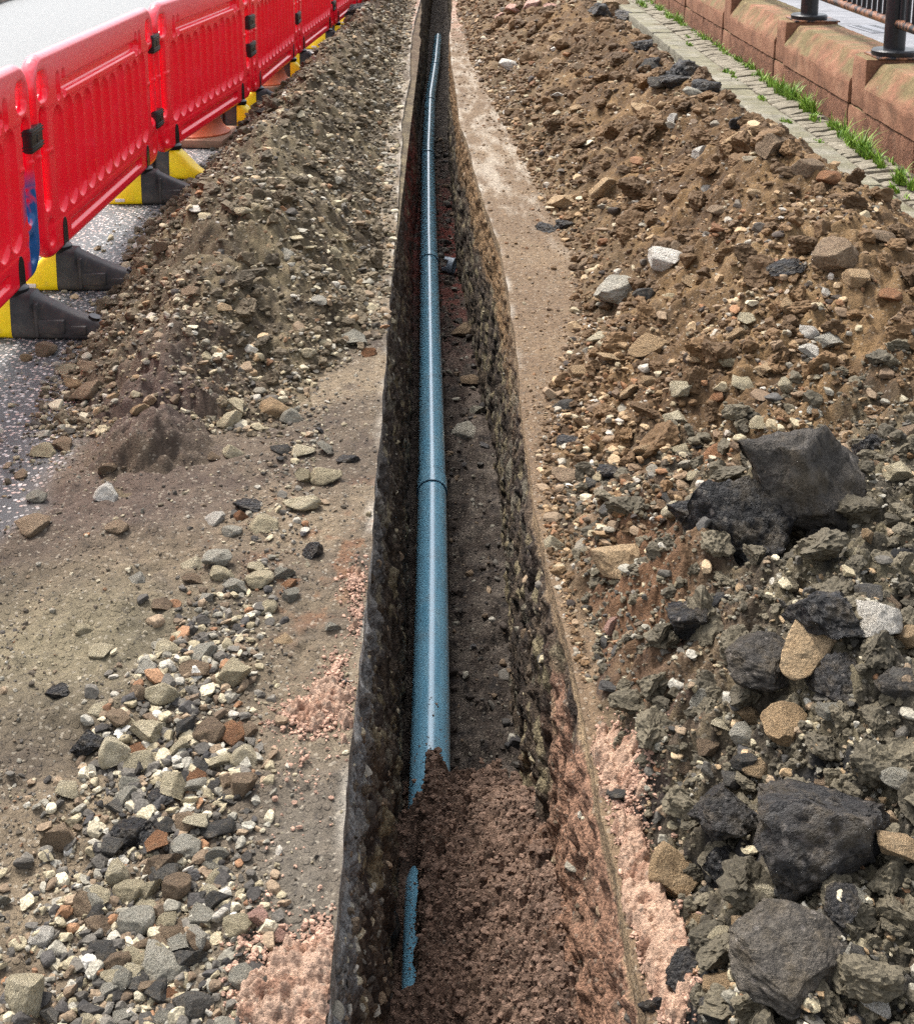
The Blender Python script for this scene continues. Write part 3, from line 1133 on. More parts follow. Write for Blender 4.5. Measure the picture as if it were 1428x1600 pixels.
def panel_mesh():
    L, z0, z1 = 2.0, 0.18, 1.02
    st = 0.0055
    us = np.arange(-0.02, L + 0.02, st)
    vs = np.arange(z0 - 0.02, z1 + 0.02, st)
    U, V = np.meshgrid(us, vs)

    def rbox(u0, u1, v0, v1, r):
        def f(u, v):
            qx = np.abs(u - (u0 + u1) / 2) - (u1 - u0) / 2 + r
            qy = np.abs(v - (v0 + v1) / 2) - (v1 - v0) / 2 + r
            return np.hypot(np.maximum(qx, 0), np.maximum(qy, 0)) + np.minimum(np.maximum(qx, qy), 0) - r
        return f
    outer = rbox(0, L, z0, z1, 0.13)
    holes = []
    for a0, a1 in ((0.056, 0.122), (L - 0.122, L - 0.056)):
        holes.append(rbox(a0, a1, 0.40, 0.80, 0.028))
    for a0, a1 in ((0.058, 0.165), (L - 0.165, L - 0.058)):
        holes.append(rbox(a0, a1, 0.845, 0.945, 0.036))

    def sdf(u, v):
        d = outer(u, v)
        for h in holes:
            d = np.maximum(d, -h(u, v))
        return d

    def thick(u, v):
        """half thickness"""
        do = -outer(u, v)
        T = 0.029 + 0.002 * sm(0.062, 0.045, do)                     # tubular outer frame
        T = np.maximum(T, 0.031 * sm(0.775, 0.80, v))                # top band
        T = np.maximum(T, 0.031 * sm(0.335, 0.31, v))                # bottom band
        # flutes
        n, a, b = 11, 0.215, L - 0.215
        pit = (b - a) / n
        k = np.clip(np.floor((u - a) / pit), 0, n - 1)
        uc = a + (k + 0.5) * pit
        topv = 0.735 - 0.018 * np.abs((k % 3) - 1)
        vv = np.clip(v, 0.40, topv)
        dd = np.hypot((u - uc), (v - vv) * 1.0) / (pit * 0.47)
        T = T - 0.0235 * np.sqrt(np.clip(1 - dd ** 2, 0, 1))
        # long slots in top and bottom bands with stepped ledges
        s1 = rbox(0.34, L - 0.34, 0.825, 0.885, 0.03)(u, v)
        T = T - 0.024 * sm(0.0, -0.014, s1)
        for q in (0.31, 0.39, L - 0.39, L - 0.31):
            T = T - 0.016 * sm(0, -0.012, rbox(q - 0.025, q + 0.025, 0.80, 0.925, 0.025)(u, v))
        s2 = rbox(0.36, L - 0.40, 0.232, 0.282, 0.012)(u, v)
        T = T - 0.016 * sm(0.0, -0.01, s2)
        # lower corner dishes and lateral bands round the end posts
        for q in (0.105, L - 0.105):
            T = T - 0.014 * sm(0, -0.03, rbox(q - 0.045, q + 0.045, 0.225, 0.36, 0.04)(u, v))
        T = T + 0.004 * sm(0.012, 0.006, np.abs(v - 0.62)) * sm(0.20, 0.19, np.minimum(u, L - u))
        d = np.clip(-sdf(u, v) / 0.024, 0, 1)
        return np.maximum(T, 0.005) * np.sqrt(np.clip(1 - (1 - d) ** 2, 0, 1))
    d = sdf(U, V)
    inside = (d < 0)
    f = grid_faces(len(vs), len(us))
    f = f[inside.ravel()[f].any(1)]
    e = 1e-3
    for _ in range(3):
        dd = sdf(U, V)
        gx = (sdf(U + e, V) - sdf(U - e, V)) / (2 * e)
        gy = (sdf(U, V + e) - sdf(U, V - e)) / (2 * e)
        out = dd > 0
        U = np.where(out & (d < 0.02), U - dd * gx, U)
        V = np.where(out & (d < 0.02), V - dd * gy, V)
    T = thick(U, V)
    front = np.stack([U, -T, V], -1).reshape(-1, 3)
    back = np.stack([U, T, V], -1).reshape(-1, 3)
    v = np.concatenate([front, back])
    ff = np.concatenate([f, f[:, ::-1] + len(front)])
    v, ff, _ = compact(v, ff)
    me = raw_mesh('panel', v, ff)
    b = bmesh.new()
    b.from_mesh(me)
    bmesh.ops.remove_doubles(b, verts=b.verts, dist=0.0004)
    bmesh.ops.recalc_face_normals(b, faces=b.faces)
    b.to_mesh(me)
    b.free()
    me.polygons.foreach_set('use_smooth', np.ones(len(me.polygons), bool))
    return me


def plastic(name, cols, rough, scale=9, bump=0.001):
    q = NT(name)
    co = q.coord('Object')
    n0 = q.noise(co, scale, 6, 0.7)
    c = q.ramp(n0, [(0.3 + 0.4 * i / max(1, len(cols) - 1), k) for i, k in enumerate(cols)])
    d = q.ramp(q.noise(co, scale * 3, 5, 0.7), [(0.60, 0.0), (0.72, 0.35)])
    c = q.mix(d, c, S(120, 108, 92))
    q.base(c)
    q.rough(rough)
    q.p.inputs['Specular IOR Level'].default_value = 0.45
    q.bump(q.noise(co, 140, 3, 0.6), bump)
    return q.m


M_red = red_mat('red_plastic')
M_redg = red_mat('red_plastic_sprayed', True)
M_black = plastic('black_rubber', [S(34, 34, 36), S(58, 56, 56), S(92, 84, 76)], 0.55)
M_clip = plastic('black_plastic', [S(16, 16, 18), S(28, 28, 30)], 0.3)
M_yellow = plastic('yellow_plastic', [S(250, 206, 4), S(255, 220, 14), S(240, 190, 10)], 0.4)
M_white = NT('white_reflector')
M_white.base(S(220, 216, 206))
M_white = M_white.m


def foot_meshes():
    """local x runs across the fence: yellow end at -x, black toe at +x"""
    def ring(x, h, w, wt):
        pts = []
        for k in range(20):
            a = 2 * math.pi * k / 20
            cx, sx = math.cos(a), math.sin(a)
            e = 0.38
            px = math.copysign(abs(cx) ** e, cx)
            pz = math.copysign(abs(sx) ** e, sx)
            z = h * (pz * 0.5 + 0.5)
            ww = w + (wt - w) * (pz * 0.5 + 0.5)
            pts.append((x, px * ww / 2, z))
        return pts
    bl, ye = BM(), BM()
    xs = [0.0, 0.02, 0.05, 0.075, 0.085, 0.12, 0.16, 0.20, 0.24, 0.28, 0.31, 0.335, 0.352, 0.36]
    hs = [0.178, 0.18, 0.18, 0.178, 0.168, 0.150, 0.131, 0.113, 0.096, 0.082, 0.072, 0.058, 0.036, 0.018]
    ws = [0.125, 0.125, 0.125, 0.125, 0.122, 0.118, 0.112, 0.108, 0.103, 0.098, 0.090, 0.074, 0.05, 0.03]
    bl.loft([ring(x, h, w, w * (0.62 if x > 0.08 else 0.85)) for x, h, w in zip(xs, hs, ws)])
    bl.box((0.15, 0, 0.055), (0.11, 0.121, 0.055), 0.008)
    bl.box((0.255, 0, 0.04), (0.06, 0.104, 0.035), 0.006)
    bl.box((0.10, 0, 0.08), (0.012, 0.128, 0.13), 0.004)
    xs = [-0.001, -0.03, -0.06, -0.09, -0.12, -0.15, -0.18, -0.205, -0.22]
    hs = [0.176, 0.172, 0.150, 0.118, 0.088, 0.064, 0.046, 0.034, 0.018]
    ye.loft([ring(x, h, 0.124 - 0.05 * sm(-0.1, -0.22, x), (0.124 - 0.05 * sm(-0.1, -0.22, x)) * 0.85) for x, h in zip(xs, hs)])
    po = BM()
    po.lathe([(0.052, 0.168), (0.054, 0.19), (0.045, 0.198), (0.02, 0.205)], 24)
    rr = []
    for z, w in ((0.19, 0.060), (0.25, 0.058), (0.285, 0.052), (0.302, 0.036), (0.312, 0.014)):
        rr.append([(sx * 0.034, sy * w / 2, z) for sx, sy in ((-1, -1), (1, -1), (1, 1), (-1, 1))])
    po.loft(rr)
    ho = BM()  # raised black disc that paints in the dark of the hole
    for k in range(1):
        ho.tube([(0.298, 0, 0.066), (0.305, 0, 0.084)], 0.022, 20)
    re = BM()
    re.box((-0.115, -0.0605, 0.028), (0.05, 0.006, 0.016), 0.002)
    return bl.mesh('foot'), ye.mesh('yellow_end'), po.mesh('peg'), ho.mesh('bolt_hole_disc'), re.mesh('reflector')


def clip_mesh():
    b = BM()
    b.box((0, 0, 0), (0.15, 0.082, 0.10), 0.010)
    for z in (-0.036, -0.024, 0.024, 0.036):
        b.box((0, 0, z), (0.156, 0.088, 0.006), 0.002)
    b.box((0, 0, 0), (0.02, 0.088, 0.03), 0.003)
    return b.mesh('clip')


FENCE = [(3.12, -1.625), (5.13, -1.625), (7.20, -1.575), (9.22, -1.345), (11.20, -1.235), (13.15, -1.095), (15.25, -0.955), (17.3, -0.86), (19.3, -0.78)]


def build_barriers():
    pm = panel_mesh()
    pm.materials.append(M_red)
    fm = foot_meshes()
    for m_, mt in zip(fm, (M_black, M_yellow, M_clip, M_clip, M_white)):
        m_.materials.append(mt)
    cm = clip_mesh()
    cm.materials.append(M_clip)
    labels = ['red barrier panel at the left edge sprayed with blue paint low on its end',
              'whole red fluted barrier panel on two black feet with yellow road side ends',
              'second complete red barrier panel with the nearer cone base behind it',
              'third complete red barrier panel, between the two cone bases and the grimy panel',
              'grimy red barrier panel with brown dirt on its lower rail',
              'small distant red barrier panel beside the far end of the left soil heap',
              'farthest red barrier panel cut by the top edge',
              'last red barrier panel far up the road']
    # which way the feet of each barrier point: +1 black toe to the trench
    turn = [(1, 1), (1, 1), (-1, -1), (1, -1), (1, 1), (-1, 1), (1, 1), (1, 1)]
    for i in range(7):
        y0, x0 = FENCE[i]
        y1, x1 = FENCE[i + 1]
        ang = math.atan2(y1 - y0, x1 - x0)
        root = empty('traffic_barrier', (x0, y0, 0), ang, label=labels[i], category='barrier', group='red barriers along the road')
        lx = (math.hypot(x1 - x0, y1 - y0) - 2.0) / 2
        me = pm
        if i == 0:
            me = pm.copy()
            me.materials.clear()
            me.materials.append(M_redg)
        p = link('panel', me, None, root)
        p.location = (lx, 0, 0)
        for u, tr in zip((0.27, 1.73), turn[i]):
            f = link('foot', fm[0], None, root)
            f.location = (lx + u, 0, 0)
            f.rotation_euler = (0, 0, (-math.pi / 2 if tr > 0 else math.pi / 2) + pyr.uniform(-0.12, 0.12) + (-.1 if i == 0 else 0))
            for nm, q in zip(('yellow_end', 'peg', 'bolt_hole_disc', 'reflector'), fm[1:]):
                link(nm, q, None, f)
        for zc in ((0.70,) if i == 0 else (0.82, 0.40) if i in (1, 4) else (0.70, 0.50)):
            c = link('clip', cm, None, root)
            c.location = (lx + 2.02, 0.0, zc + pyr.uniform(-0.01, 0.01))
            c.rotation_euler = (0, pyr.uniform(-0.05, 0.05), 0)


build_barriers()


def build_cones():
    q = NT('faded_orange_plastic')
    co = q.coord('Object')
    q.base(q.ramp(q.noise(co, 9, 5, 0.65), [(0.3, S(150, 78, 50)), (0.5, S(196, 98, 62)), (0.75, S(204, 128, 92))]))
    q.rough(0.5)
    qb = NT('cone_base_plastic')
    qb.base(qb.ramp(qb.noise(qb.coord('Object'), 12, 5, 0.7), [(0.3, S(110, 84, 68)), (0.7, S(158, 122, 98))]))
    qb.rough(0.7)
    sl = NT('cone_sleeve')
    sl.base(S(206, 206, 206))
    sl.rough(0.4)
    for (x, y, rz), lab in (((-1.60, 8.52, -0.12), 'nearer traffic cone standing behind the second complete red panel'), ((-1.42, 10.55, 0.1), 'farther traffic cone standing behind the third complete red panel')):
        root = empty('traffic_cone', (x, y, 0), rz, label=lab, category='traffic cone', group='traffic cones behind the barriers')
        b = BM()
        b.box((0, 0, 0.03), (0.50, 0.50, 0.056), 0.02)
        link('base', b.mesh('base'), qb.m, root)
        b = BM()
        b.lathe([(0.222, 0.056), (0.224, 0.068), (0.205, 0.078), (0.178, 0.11), (0.160, 0.16), (0.148, 0.22), (0.118, 0.40), (0.062, 0.72), (0.046, 0.78), (0.04, 0.80), (0.02, 0.805)])
        c = link('cone', b.mesh('cone'), q.m, root)
        b = BM()
        b.lathe([(0.124, 0.38), (0.0735, 0.67), (0.0715, 0.67), (0.120, 0.38)])
        link('sleeve', b.mesh('sleeve'), sl.m, root)


build_cones()


# ------------------------------------------------------------------ kerb, setts, sandstone wall, pavement, far side of the road
def stone_mat(name, cols, scale=6, rough=0.85, bump=0.006, moss=None, moss_amt=0.5, zdark=None):
    q = NT(name)
    co = q.coord('Object')
    n0 = q.noise(co, scale, 7, 0.68, 0.3)
    n1 = q.noise(co, 70, 5, 0.7)
    c = q.ramp(n0, [(0.28 + 0.44 * i / max(1, len(cols) - 1), k) for i, k in enumerate(cols)])
    c = q.mix(1.0, c, q.ramp(n1, [(0.3, 0.65), (0.5, 1.0), (0.72, 1.3)]), 'MULTIPLY')
    if moss is not None:
        geo = q.n('NewGeometry')
        nz = q.n('SeparateXYZ')
        q.l(geo.outputs['Normal'], nz.inputs[0])
        m = q.math('MULTIPLY', q.ramp(nz.outputs[2], [(0.25, 0.0), (0.6, 1.0)]), q.ramp(q.noise(co, 3.2, 6, 0.7), [(0.38, 0.0), (0.56, 1.0)]))
        c = q.mix(q.math('MULTIPLY', m, moss_amt), c, q.ramp(q.noise(co, 16, 5, 0.7), [(0.3, S(74, 72, 44)), (0.55, S(104, 100, 66)), (0.75, S(134, 124, 92))]))
        st = q.math('MULTIPLY', q.ramp(q.noise(co, 4.5, 5, 0.6), [(0.58, 0.0), (0.68, 1.0)]), 0.55)
        c = q.mix(st, c, S(84, 66, 50))
        li = q.ramp(q.noise(co, 11, 4, 0.6), [(0.70, 0.0), (0.74, 0.7)])
        c = q.mix(li, c, S(150, 146, 118))
    q.base(c)
    q.rough(rough)
    q.bump(q.math('ADD', n1, n0), bump)
    return q.m


M_kerb = stone_mat('kerb_granite', [S(96, 93, 82), S(128, 124, 111), S(152, 147, 134)], 7, 0.85, 0.006, S(86, 78, 58), 0.5)
M_sand1 = stone_mat('red_sandstone', [S(96, 66, 50), S(134, 94, 72), S(156, 118, 94)], 5, 0.9, 0.006, S(110, 104, 76), 0.8)
M_sand2 = stone_mat('rough_red_sandstone', [S(84, 58, 44), S(122, 84, 64), S(146, 106, 84)], 9, 0.92, 0.014, S(110, 104, 70), 0.3)
M_sett = stone_mat('grey_setts', [S(90, 84, 72), S(124, 117, 102), S(148, 141, 126)], 11, 0.9, 0.006)
M_pave = stone_mat('grey_paving', [S(104, 105, 108), S(122, 123, 127), S(136, 137, 140)], 3, 0.8, 0.002)


def roughen(me, amp, wl, seed=0):
    n = len(me.vertices)
    co = np.zeros(n * 3, np.float32)
    me.vertices.foreach_get('co', co)
    p = co.reshape(-1, 3)
    d = np.stack([n3(p / wl + seed + k * 9.1) for k in range(3)], -1) * amp
    p += d
    me.vertices.foreach_set('co', p.ravel())
    me.update()


def block(name, c, d, m, parent=None, bev=0.012, cuts=3, amp=0.004, wl=0.12, taper=None, **props):
    b = bmesh.new()
    bmesh.ops.create_cube(b, size=1.0)
    for v in b.verts:
        v.co = Vector((v.co.x * d[0], v.co.y * d[1], v.co.z * d[2]))
    if taper:
        for v in b.verts:
            taper(v)
    bmesh.ops.bevel(b, geom=list(b.edges), offset=bev, segments=2, affect='EDGES', profile=0.6)
    long = [e for e in b.edges if abs((e.verts[0].co - e.verts[1].co).normalized().y) > 0.95 and e.calc_length() > 0.2]
    bmesh.ops.subdivide_edges(b, edges=long, cuts=int(d[1] / 0.05), use_grid_fill=True)
    es = [e for e in b.edges if e.calc_length() > 0.07]
    bmesh.ops.subdivide_edges(b, edges=es, cuts=cuts, use_grid_fill=True)
    for v in b.verts:
        v.co += Vector(c)
    bmesh.ops.recalc_face_normals(b, faces=b.faces)
    me = bpy.data.meshes.new(name)
    b.to_mesh(me)
    b.free()
    roughen(me, amp, wl, seed=c[1] * 3)
    for p in me.polygons:
        p.use_smooth = True
    me.set_sharp_from_angle(angle=math.radians(40))
    return link(name, me, m, parent, **props)


def join(objs, name, **props):
    """several shapes into one mesh object"""
    b = bmesh.new()
    m = objs[0].data.materials[0]
    for o in objs:
        b.from_mesh(o.data)
        me = o.data
        bpy.data.objects.remove(o)
        bpy.data.meshes.remove(me)
    me = bpy.data.meshes.new(name)
    b.to_mesh(me)
    b.free()
    return link(name, me, m, **props)


KX = 2.11


def build_right():
    # kerb
    ks, y = [], 3.0
    while y < 24:
        ln = pyr.uniform(0.75, 1.15)
        ks.append(block('kerb', (KX + 0.108 + pyr.uniform(-.004, .004), y + ln / 2, 0.0 + pyr.uniform(-.004, .004)), (0.215, ln - 0.012, 0.2), M_kerb, bev=0.012, amp=0.006, wl=0.10))
        y += ln
    join(ks, 'kerb', kind='structure')
    # gutter channel in front of the kerb
    gs, y = [], 3.0
    while y < 24:
        ln = pyr.uniform(0.7, 1.0)
        gs.append(block('gutter', (KX - 0.15, y + ln / 2, -0.03), (0.285, ln - 0.01, 0.09), M_kerb, bev=0.006, amp=0.003, wl=0.1))
        y += ln
    join(gs, 'gutter', kind='structure')
    # setts between kerb and wall
    ss, y = [], 3.4
    while y < 22:
        w = pyr.uniform(0.085, 0.125)
        ss.append(block('setts', (2.44, y + w / 2, 0.03 + pyr.uniform(-.008, .008)), (pyr.uniform(0.19, 0.21), w - 0.008, 0.145), M_sett, bev=0.026, cuts=2, amp=0.012, wl=0.09,
                        taper=lambda v: setattr(v.co, 'z', v.co.z + (0.012 if v.co.x > 0 else -0.012) * (v.co.z > 0))))
        y += w
    join(ss, 'sett_path', kind='structure')
    b = BM()
    b.box((2.50, 12, 0.03), (0.36, 20, 0.10))
    link('earth_bed', b.mesh('earth_bed'), stone_mat('dark_earth', [S(56, 48, 38), S(86, 76, 58)], 14), kind='structure')
    # sandstone wall
    WX = 2.60
    root = empty('sandstone_wall', (WX, 9, 0), 0, label='low red sandstone wall with chamfered mossy coping beside the cobbles', category='wall')
    off = Vector(root.location)

    def wb(nm, c, d, m, **k):
        return block(nm, tuple(Vector(c) - off), d, m, root, **k)
    piers = [6.28, 8.27, 10.25, 12.22, 14.2, 16.2, 18.2]
    pl = 0.28
    yprev = 4.4
    for py_ in piers:
        # coping from yprev to py_
        ln = py_ - pl / 2 - yprev
        def tp(v):
            pass
        b = bmesh.new()
        prof = [(0.0, 0.258), (0.0, 0.405), (0.105, 0.555), (0.40, 0.565), (0.40, 0.258)]
        nseg = max(2, int(ln / 0.06))
        rings = [[b.verts.new((x, yprev + 0.006 + (ln - 0.012) * k / nseg - off.y, z)) for x, z in prof] for k in range(nseg + 1)]
        for k in range(nseg):
            for j in range(5):
                b.faces.new((rings[k][j], rings[k][(j + 1) % 5], rings[k + 1][(j + 1) % 5], rings[k + 1][j]))
        b.faces.new(rings[0][::-1])
        b.faces.new(rings[-1])
        bmesh.ops.recalc_face_normals(b, faces=b.faces)
        bmesh.ops.bevel(b, geom=[e for e in b.edges if e.calc_face_angle(0) > 0.3], offset=0.005, segments=2, affect='EDGES')
        bmesh.ops.subdivide_edges(b, edges=[e for e in b.edges if e.calc_length() > 0.09], cuts=3, use_grid_fill=True)
        me = bpy.data.meshes.new('coping_stone')
        b.to_mesh(me)
        b.free()
        roughen(me, 0.0035, 0.10, py_)
        for p in me.polygons:
            p.use_smooth = True
        me.set_sharp_from_angle(angle=math.radians(35))
        link('coping_stone', me, M_sand1, root)
        # pier
        wb('pier_stone', (WX + 0.21, py_, 0.29 + 0.13), (0.40, pl - 0.012, 0.318), M_sand1, bev=0.012, amp=0.005)
        wb('base_stone', (WX + 0.21, py_, 0.125), (0.40, pl + 0.05, 0.254), M_sand1, bev=0.008, amp=0.004)
        # base course between piers
        a0, a1 = yprev - 0.0 + 0.03, py_ - pl / 2 - 0.03
        midp = a0 + (a1 - a0) * pyr.choice([0.45, 0.55, 0.6])
        for q0, q1 in ((a0, midp), (midp, a1)):
            wb('base_stone', (WX + 0.205, (q0 + q1) / 2, 0.125), (0.40, q1 - q0 - 0.008, 0.254), M_sand2, bev=0.010, amp=0.008, wl=0.07)
        yprev = py_ + pl / 2
    # pavement behind the wall
    pv, y = [], 3.6
    while y < 26:
        x = 3.02
        for k in range(5):
            pv.append(block('pavement', (x + 0.45, y + 0.3, 0.10), (0.894, 0.594, 0.06), M_pave, bev=0.004, cuts=0, amp=0.0015, wl=0.3))
            x += 0.9
        y += 0.6
    join(pv, 'pavement', kind='structure')
    # railing
    q = NT('black_gloss_paint')
    co = q.coord('Object')
    n0 = q.noise(co, 10, 6, 0.7)
    rust = q.ramp(n0, [(0.56, 0.0), (0.64, 0.85)])
    c = q.mix(q.ramp(q.noise(co, 60, 3, 0.6), [(0.3, 0.0), (0.7, 1.0)]), S(14, 16, 20), S(30, 32, 36))
    qr = q.mix(q.math('MULTIPLY', rust, 0.10), c, S(120, 74, 50))
    q.base(qr)
    q.rough(0.32)
    q.p.inputs['Specular IOR Level'].default_value = 0.5
    q.bump(q.noise(co, 90, 3, 0.6), 0.001)
    q2 = NT('rusty_black_paint')
    co = q2.coord('Object')
    rust = q2.ramp(q2.noise(co, 13, 6, 0.75), [(0.44, 0.0), (0.56, 1.0)])
    q2.base(q2.mix(rust, S(26, 26, 30), q2.ramp(q2.noise(co, 50, 4, 0.7), [(0.35, S(104, 62, 40)), (0.65, S(156, 112, 84))])))
    q2.rough(0.35)
    q2.bump(q2.noise(co, 60, 4, 0.7), 0.003)
    RX = WX + 0.22
    rr = empty('railing', (RX, 8.27, 0.57), 0, label='black iron railing with round posts standing on the sandstone wall', category='railing')
    off2 = Vector(rr.location)
    for i, py_ in enumerate(piers[:-1]):
        b = BM()
        b.tube([Vector((RX, py_, 0.60)) - off2, Vector((RX, py_, 1.95)) - off2], 0.066, 28)
        p = link('post', b.mesh('post'), q.m, rr)
        b = BM()
        for z, r in ((0.575, 0.13), (0.6, 0.13), (0.612, 0.122)):
            pass
        prof = [(0.135, 0.588), (0.137, 0.60), (0.137, 0.618), (0.128, 0.628), (0.07, 0.630)]
        rings = [[(RX - off2.x + r * math.cos(2 * math.pi * k / 36), py_ - off2.y + r * math.sin(2 * math.pi * k / 36), z - off2.z) for k in range(36)] for r, z in prof]
        b.loft(rings)
        link('flange', b.mesh('flange'), q.m, p)
        b = BM()
        b.box(Vector((RX + 0.03, py_, 0.584)) - off2, (0.34, 0.30, 0.012), 0.003)
        link('bearing_plate', b.mesh('bearing_plate'), q2.m, p)
    b = BM()
    b.tube([Vector((RX, 5.0, 0.79)) - off2, Vector((RX, 16.3, 0.79)) - off2], 0.030, 20)
    link('bottom_rail', b.mesh('bottom_rail'), q2.m, rr)
    b = BM()
    b.tube([Vector((RX, 5.0, 1.86)) - off2, Vector((RX, 16.3, 1.86)) - off2], 0.030, 20)
    link('top_rail', b.mesh('top_rail'), q2.m, rr)
    y = 5.9
    b = BM()
    b.tube([(0, 0, 0.01), (0, 0, 1.06)], 0.015, 10)
    bal = b.mesh('baluster')
    bal.materials.append(q.m)
    while y < 15.0:
        if min(abs(y - p) for p in piers) > 0.09:
            o = link('baluster', bal, None, rr)
            o.location = Vector((RX, y, 0.795)) - off2
        y += 0.108
    # drain cover in the pavement
    x, y = G(1368, 45, 0.13)
    root = empty('drain_cover', (x, y, 0.128), 0.1, label='flat slotted iron drain cover set in the pavement beyond the railing', category='drain cover')
    b = BM()
    b.box((0, 0, 0.004), (0.34, 0.62, 0.012), 0.003)
    link('cover_plate', b.mesh('cover_plate'), plastic('drain_iron', [S(96, 98, 104), S(128, 130, 136)], 0.6), root)
    b = BM()
    for k in range(9):
        b.box((-0.10, -0.26 + k * 0.065, 0.0108), (0.07, 0.024, 0.003))
        b.box((0.08, -0.26 + k * 0.065, 0.0108), (0.07, 0.024, 0.003))
    link('drain_slots', b.mesh('drain_slots'), M_clip, root)


build_right()


def blades(spots, name, label, hmul=1.0):
    V, F = [], []
    g = np.random.default_rng(23)
    for x, y, z, r, n, h in spots:
        for _ in range(n):
            a = g.uniform(0, 6.283)
            rr = r * math.sqrt(g.uniform())
            bx, by = x + rr * math.cos(a) * 0.5, y + rr * math.sin(a) * 1.3
            hh = h * g.uniform(0.25, 1.15) * (1 - 0.5 * (rr / r) ** 2)
            ln = g.uniform(0.2, 0.95) * hh
            da = g.uniform(0, 6.283)
            dx, dy = math.cos(da), math.sin(da)
            w = g.uniform(0.0025, 0.005) * (1.3 if h < 0.1 else 1.0)
            px, py = -dy, dx
            i0 = len(V)
            for t in (0, .35, .7, 1.0):
                cx, cy, cz = bx + dx * ln * t * t, by + dy * ln * t * t, z + hh * (t - 0.28 * t * t * (ln / hh))
                ww = w * (1 - t) ** 0.6 + 0.0004
                V.append((cx - px * ww, cy - py * ww, cz))
                V.append((cx + px * ww, cy + py * ww, cz))
            for k in range(3):
                F.append((i0 + 2 * k, i0 + 2 * k + 1, i0 + 2 * k + 3, i0 + 2 * k + 2))
    V = np.array(V)
    cols = np.repeat(mix(np.broadcast_to(S(66, 104, 26), (len(V) // 8, 3)), S(134, 164, 60), g.uniform(0, 1, len(V) // 8)), 8, 0)
    q = NT('grass_blade_' + name)
    a = q.n('Attribute')
    a.attribute_name = 'Col'
    q.base(a.outputs['Color'])
    q.rough(0.55)
    q.p.inputs['Subsurface Weight'].default_value = 0.0
    link('grass', raw_mesh('grass', V, np.array(F), cols), q.m, kind='stuff', label=label, category='grass')


def build_grass():
    sp = []

    def tuft(px, py, n, r, h, z=0.1):
        x, y = G(px, py, z)
        for _ in range(5):
            sp.append((min(x, 2.56) - pyr.uniform(0, 0.03), y + pyr.gauss(0, r * 1.2), z, r * pyr.uniform(.25, .6), int(n * pyr.uniform(0.03, 0.22)), h * pyr.uniform(0.5, 1.25)))
    for px, py, n, r, h in [(1232, 150, 420, .17, .17), (1255, 168, 380, .15, .15), (1215, 140, 260, .13, .12), (1275, 188, 200, .11, .09),
                            (1330, 222, 420, .13, .15), (1350, 238, 460, .13, .16), (1368, 252, 300, .10, .13), (1382, 262, 200, .08, .10), (1312, 206, 180, .08, .1),
                            (1420, 292, 300, .09, .12), (1190, 122, 220, .15, .09), (1170, 105, 200, .15, .08), (1150, 92, 160, .14, .07), (1130, 78, 140, .12, .07), (1098, 60, 150, .14, .08),
                            (1062, 36, 320, .16, .12), (1050, 28, 260, .15, .11), (1030, 14, 260, .16, .10), (1005, 8, 260, .16, .10), (1015, 3, 200, .15, .1),
                            (1140, 112, 150, .1, .04), (1150, 122, 130, .1, .04), (1192, 152, 140, .1, .04), (1235, 192, 140, .09, .04), (1285, 222, 60, .06, .035), (1078, 58, 90, .08, .04), (1080, 70, 90, .08, .04),
                            (1390, 310, 80, .06, .04), (1405, 300, 120, .06, .06), (1300, 200, 90, .06, .12)]:
        tuft(px, py, n, r, h)
    for k in range(60):
        y = pyr.uniform(5.5, 16)
        sp.append((2.55 - pyr.uniform(0, .05), y, 0.09, 0.05, pyr.randrange(6, 24), pyr.uniform(0.04, 0.11)))
    blades(sp, 'wall', 'bright green grass growing along the foot of the sandstone wall')


build_grass()


def build_far_road():
    b = BM()
    b.box((-3.02, 16, 0.003), (0.07, 16, 0.006))
    q = NT('white_road_paint')
    q.base(q.ramp(q.noise(q.coord('Object'), 14, 5, 0.7), [(0.35, S(170, 170, 166)), (0.6, S(222, 222, 218))]))
    q.rough(0.7)
    link('road_marking', b.mesh('road_marking'), q.m, kind='structure')
    ks = []
    y = 8
    while y < 40:
        ks.append(block('far_kerb', (-5.75, y + 0.45, 0.03), (0.16, 0.89, 0.22), M_kerb, bev=0.012, cuts=1, amp=0.004))
        y += 0.9
    join(ks, 'far_kerb', kind='structure')
    b = BM()
    b.box((-9.5, 24, 0.05), (7.3, 40, 0.14))
    link('verge', b.mesh('verge'), stone_mat('verge_turf', [S(46, 60, 28), S(70, 84, 38), S(92, 98, 52)], 8), kind='structure')


build_far_road()
#PART3
# ------------------------------------------------------------------ stones
def ico(level):
    b = bmesh.new()
    bmesh.ops.create_icosphere(b, subdivisions=level, radius=1.0)
    b.verts.ensure_lookup_table()
    v = np.array([q.co[:] for q in b.verts])
    f = np.array([[q.index for q in p.verts] for p in b.faces])
    b.free()
    return v / np.linalg.norm(v, axis=1)[:, None], f


_ICO = {k: ico(k) for k in (1, 2, 3, 4, 5)}


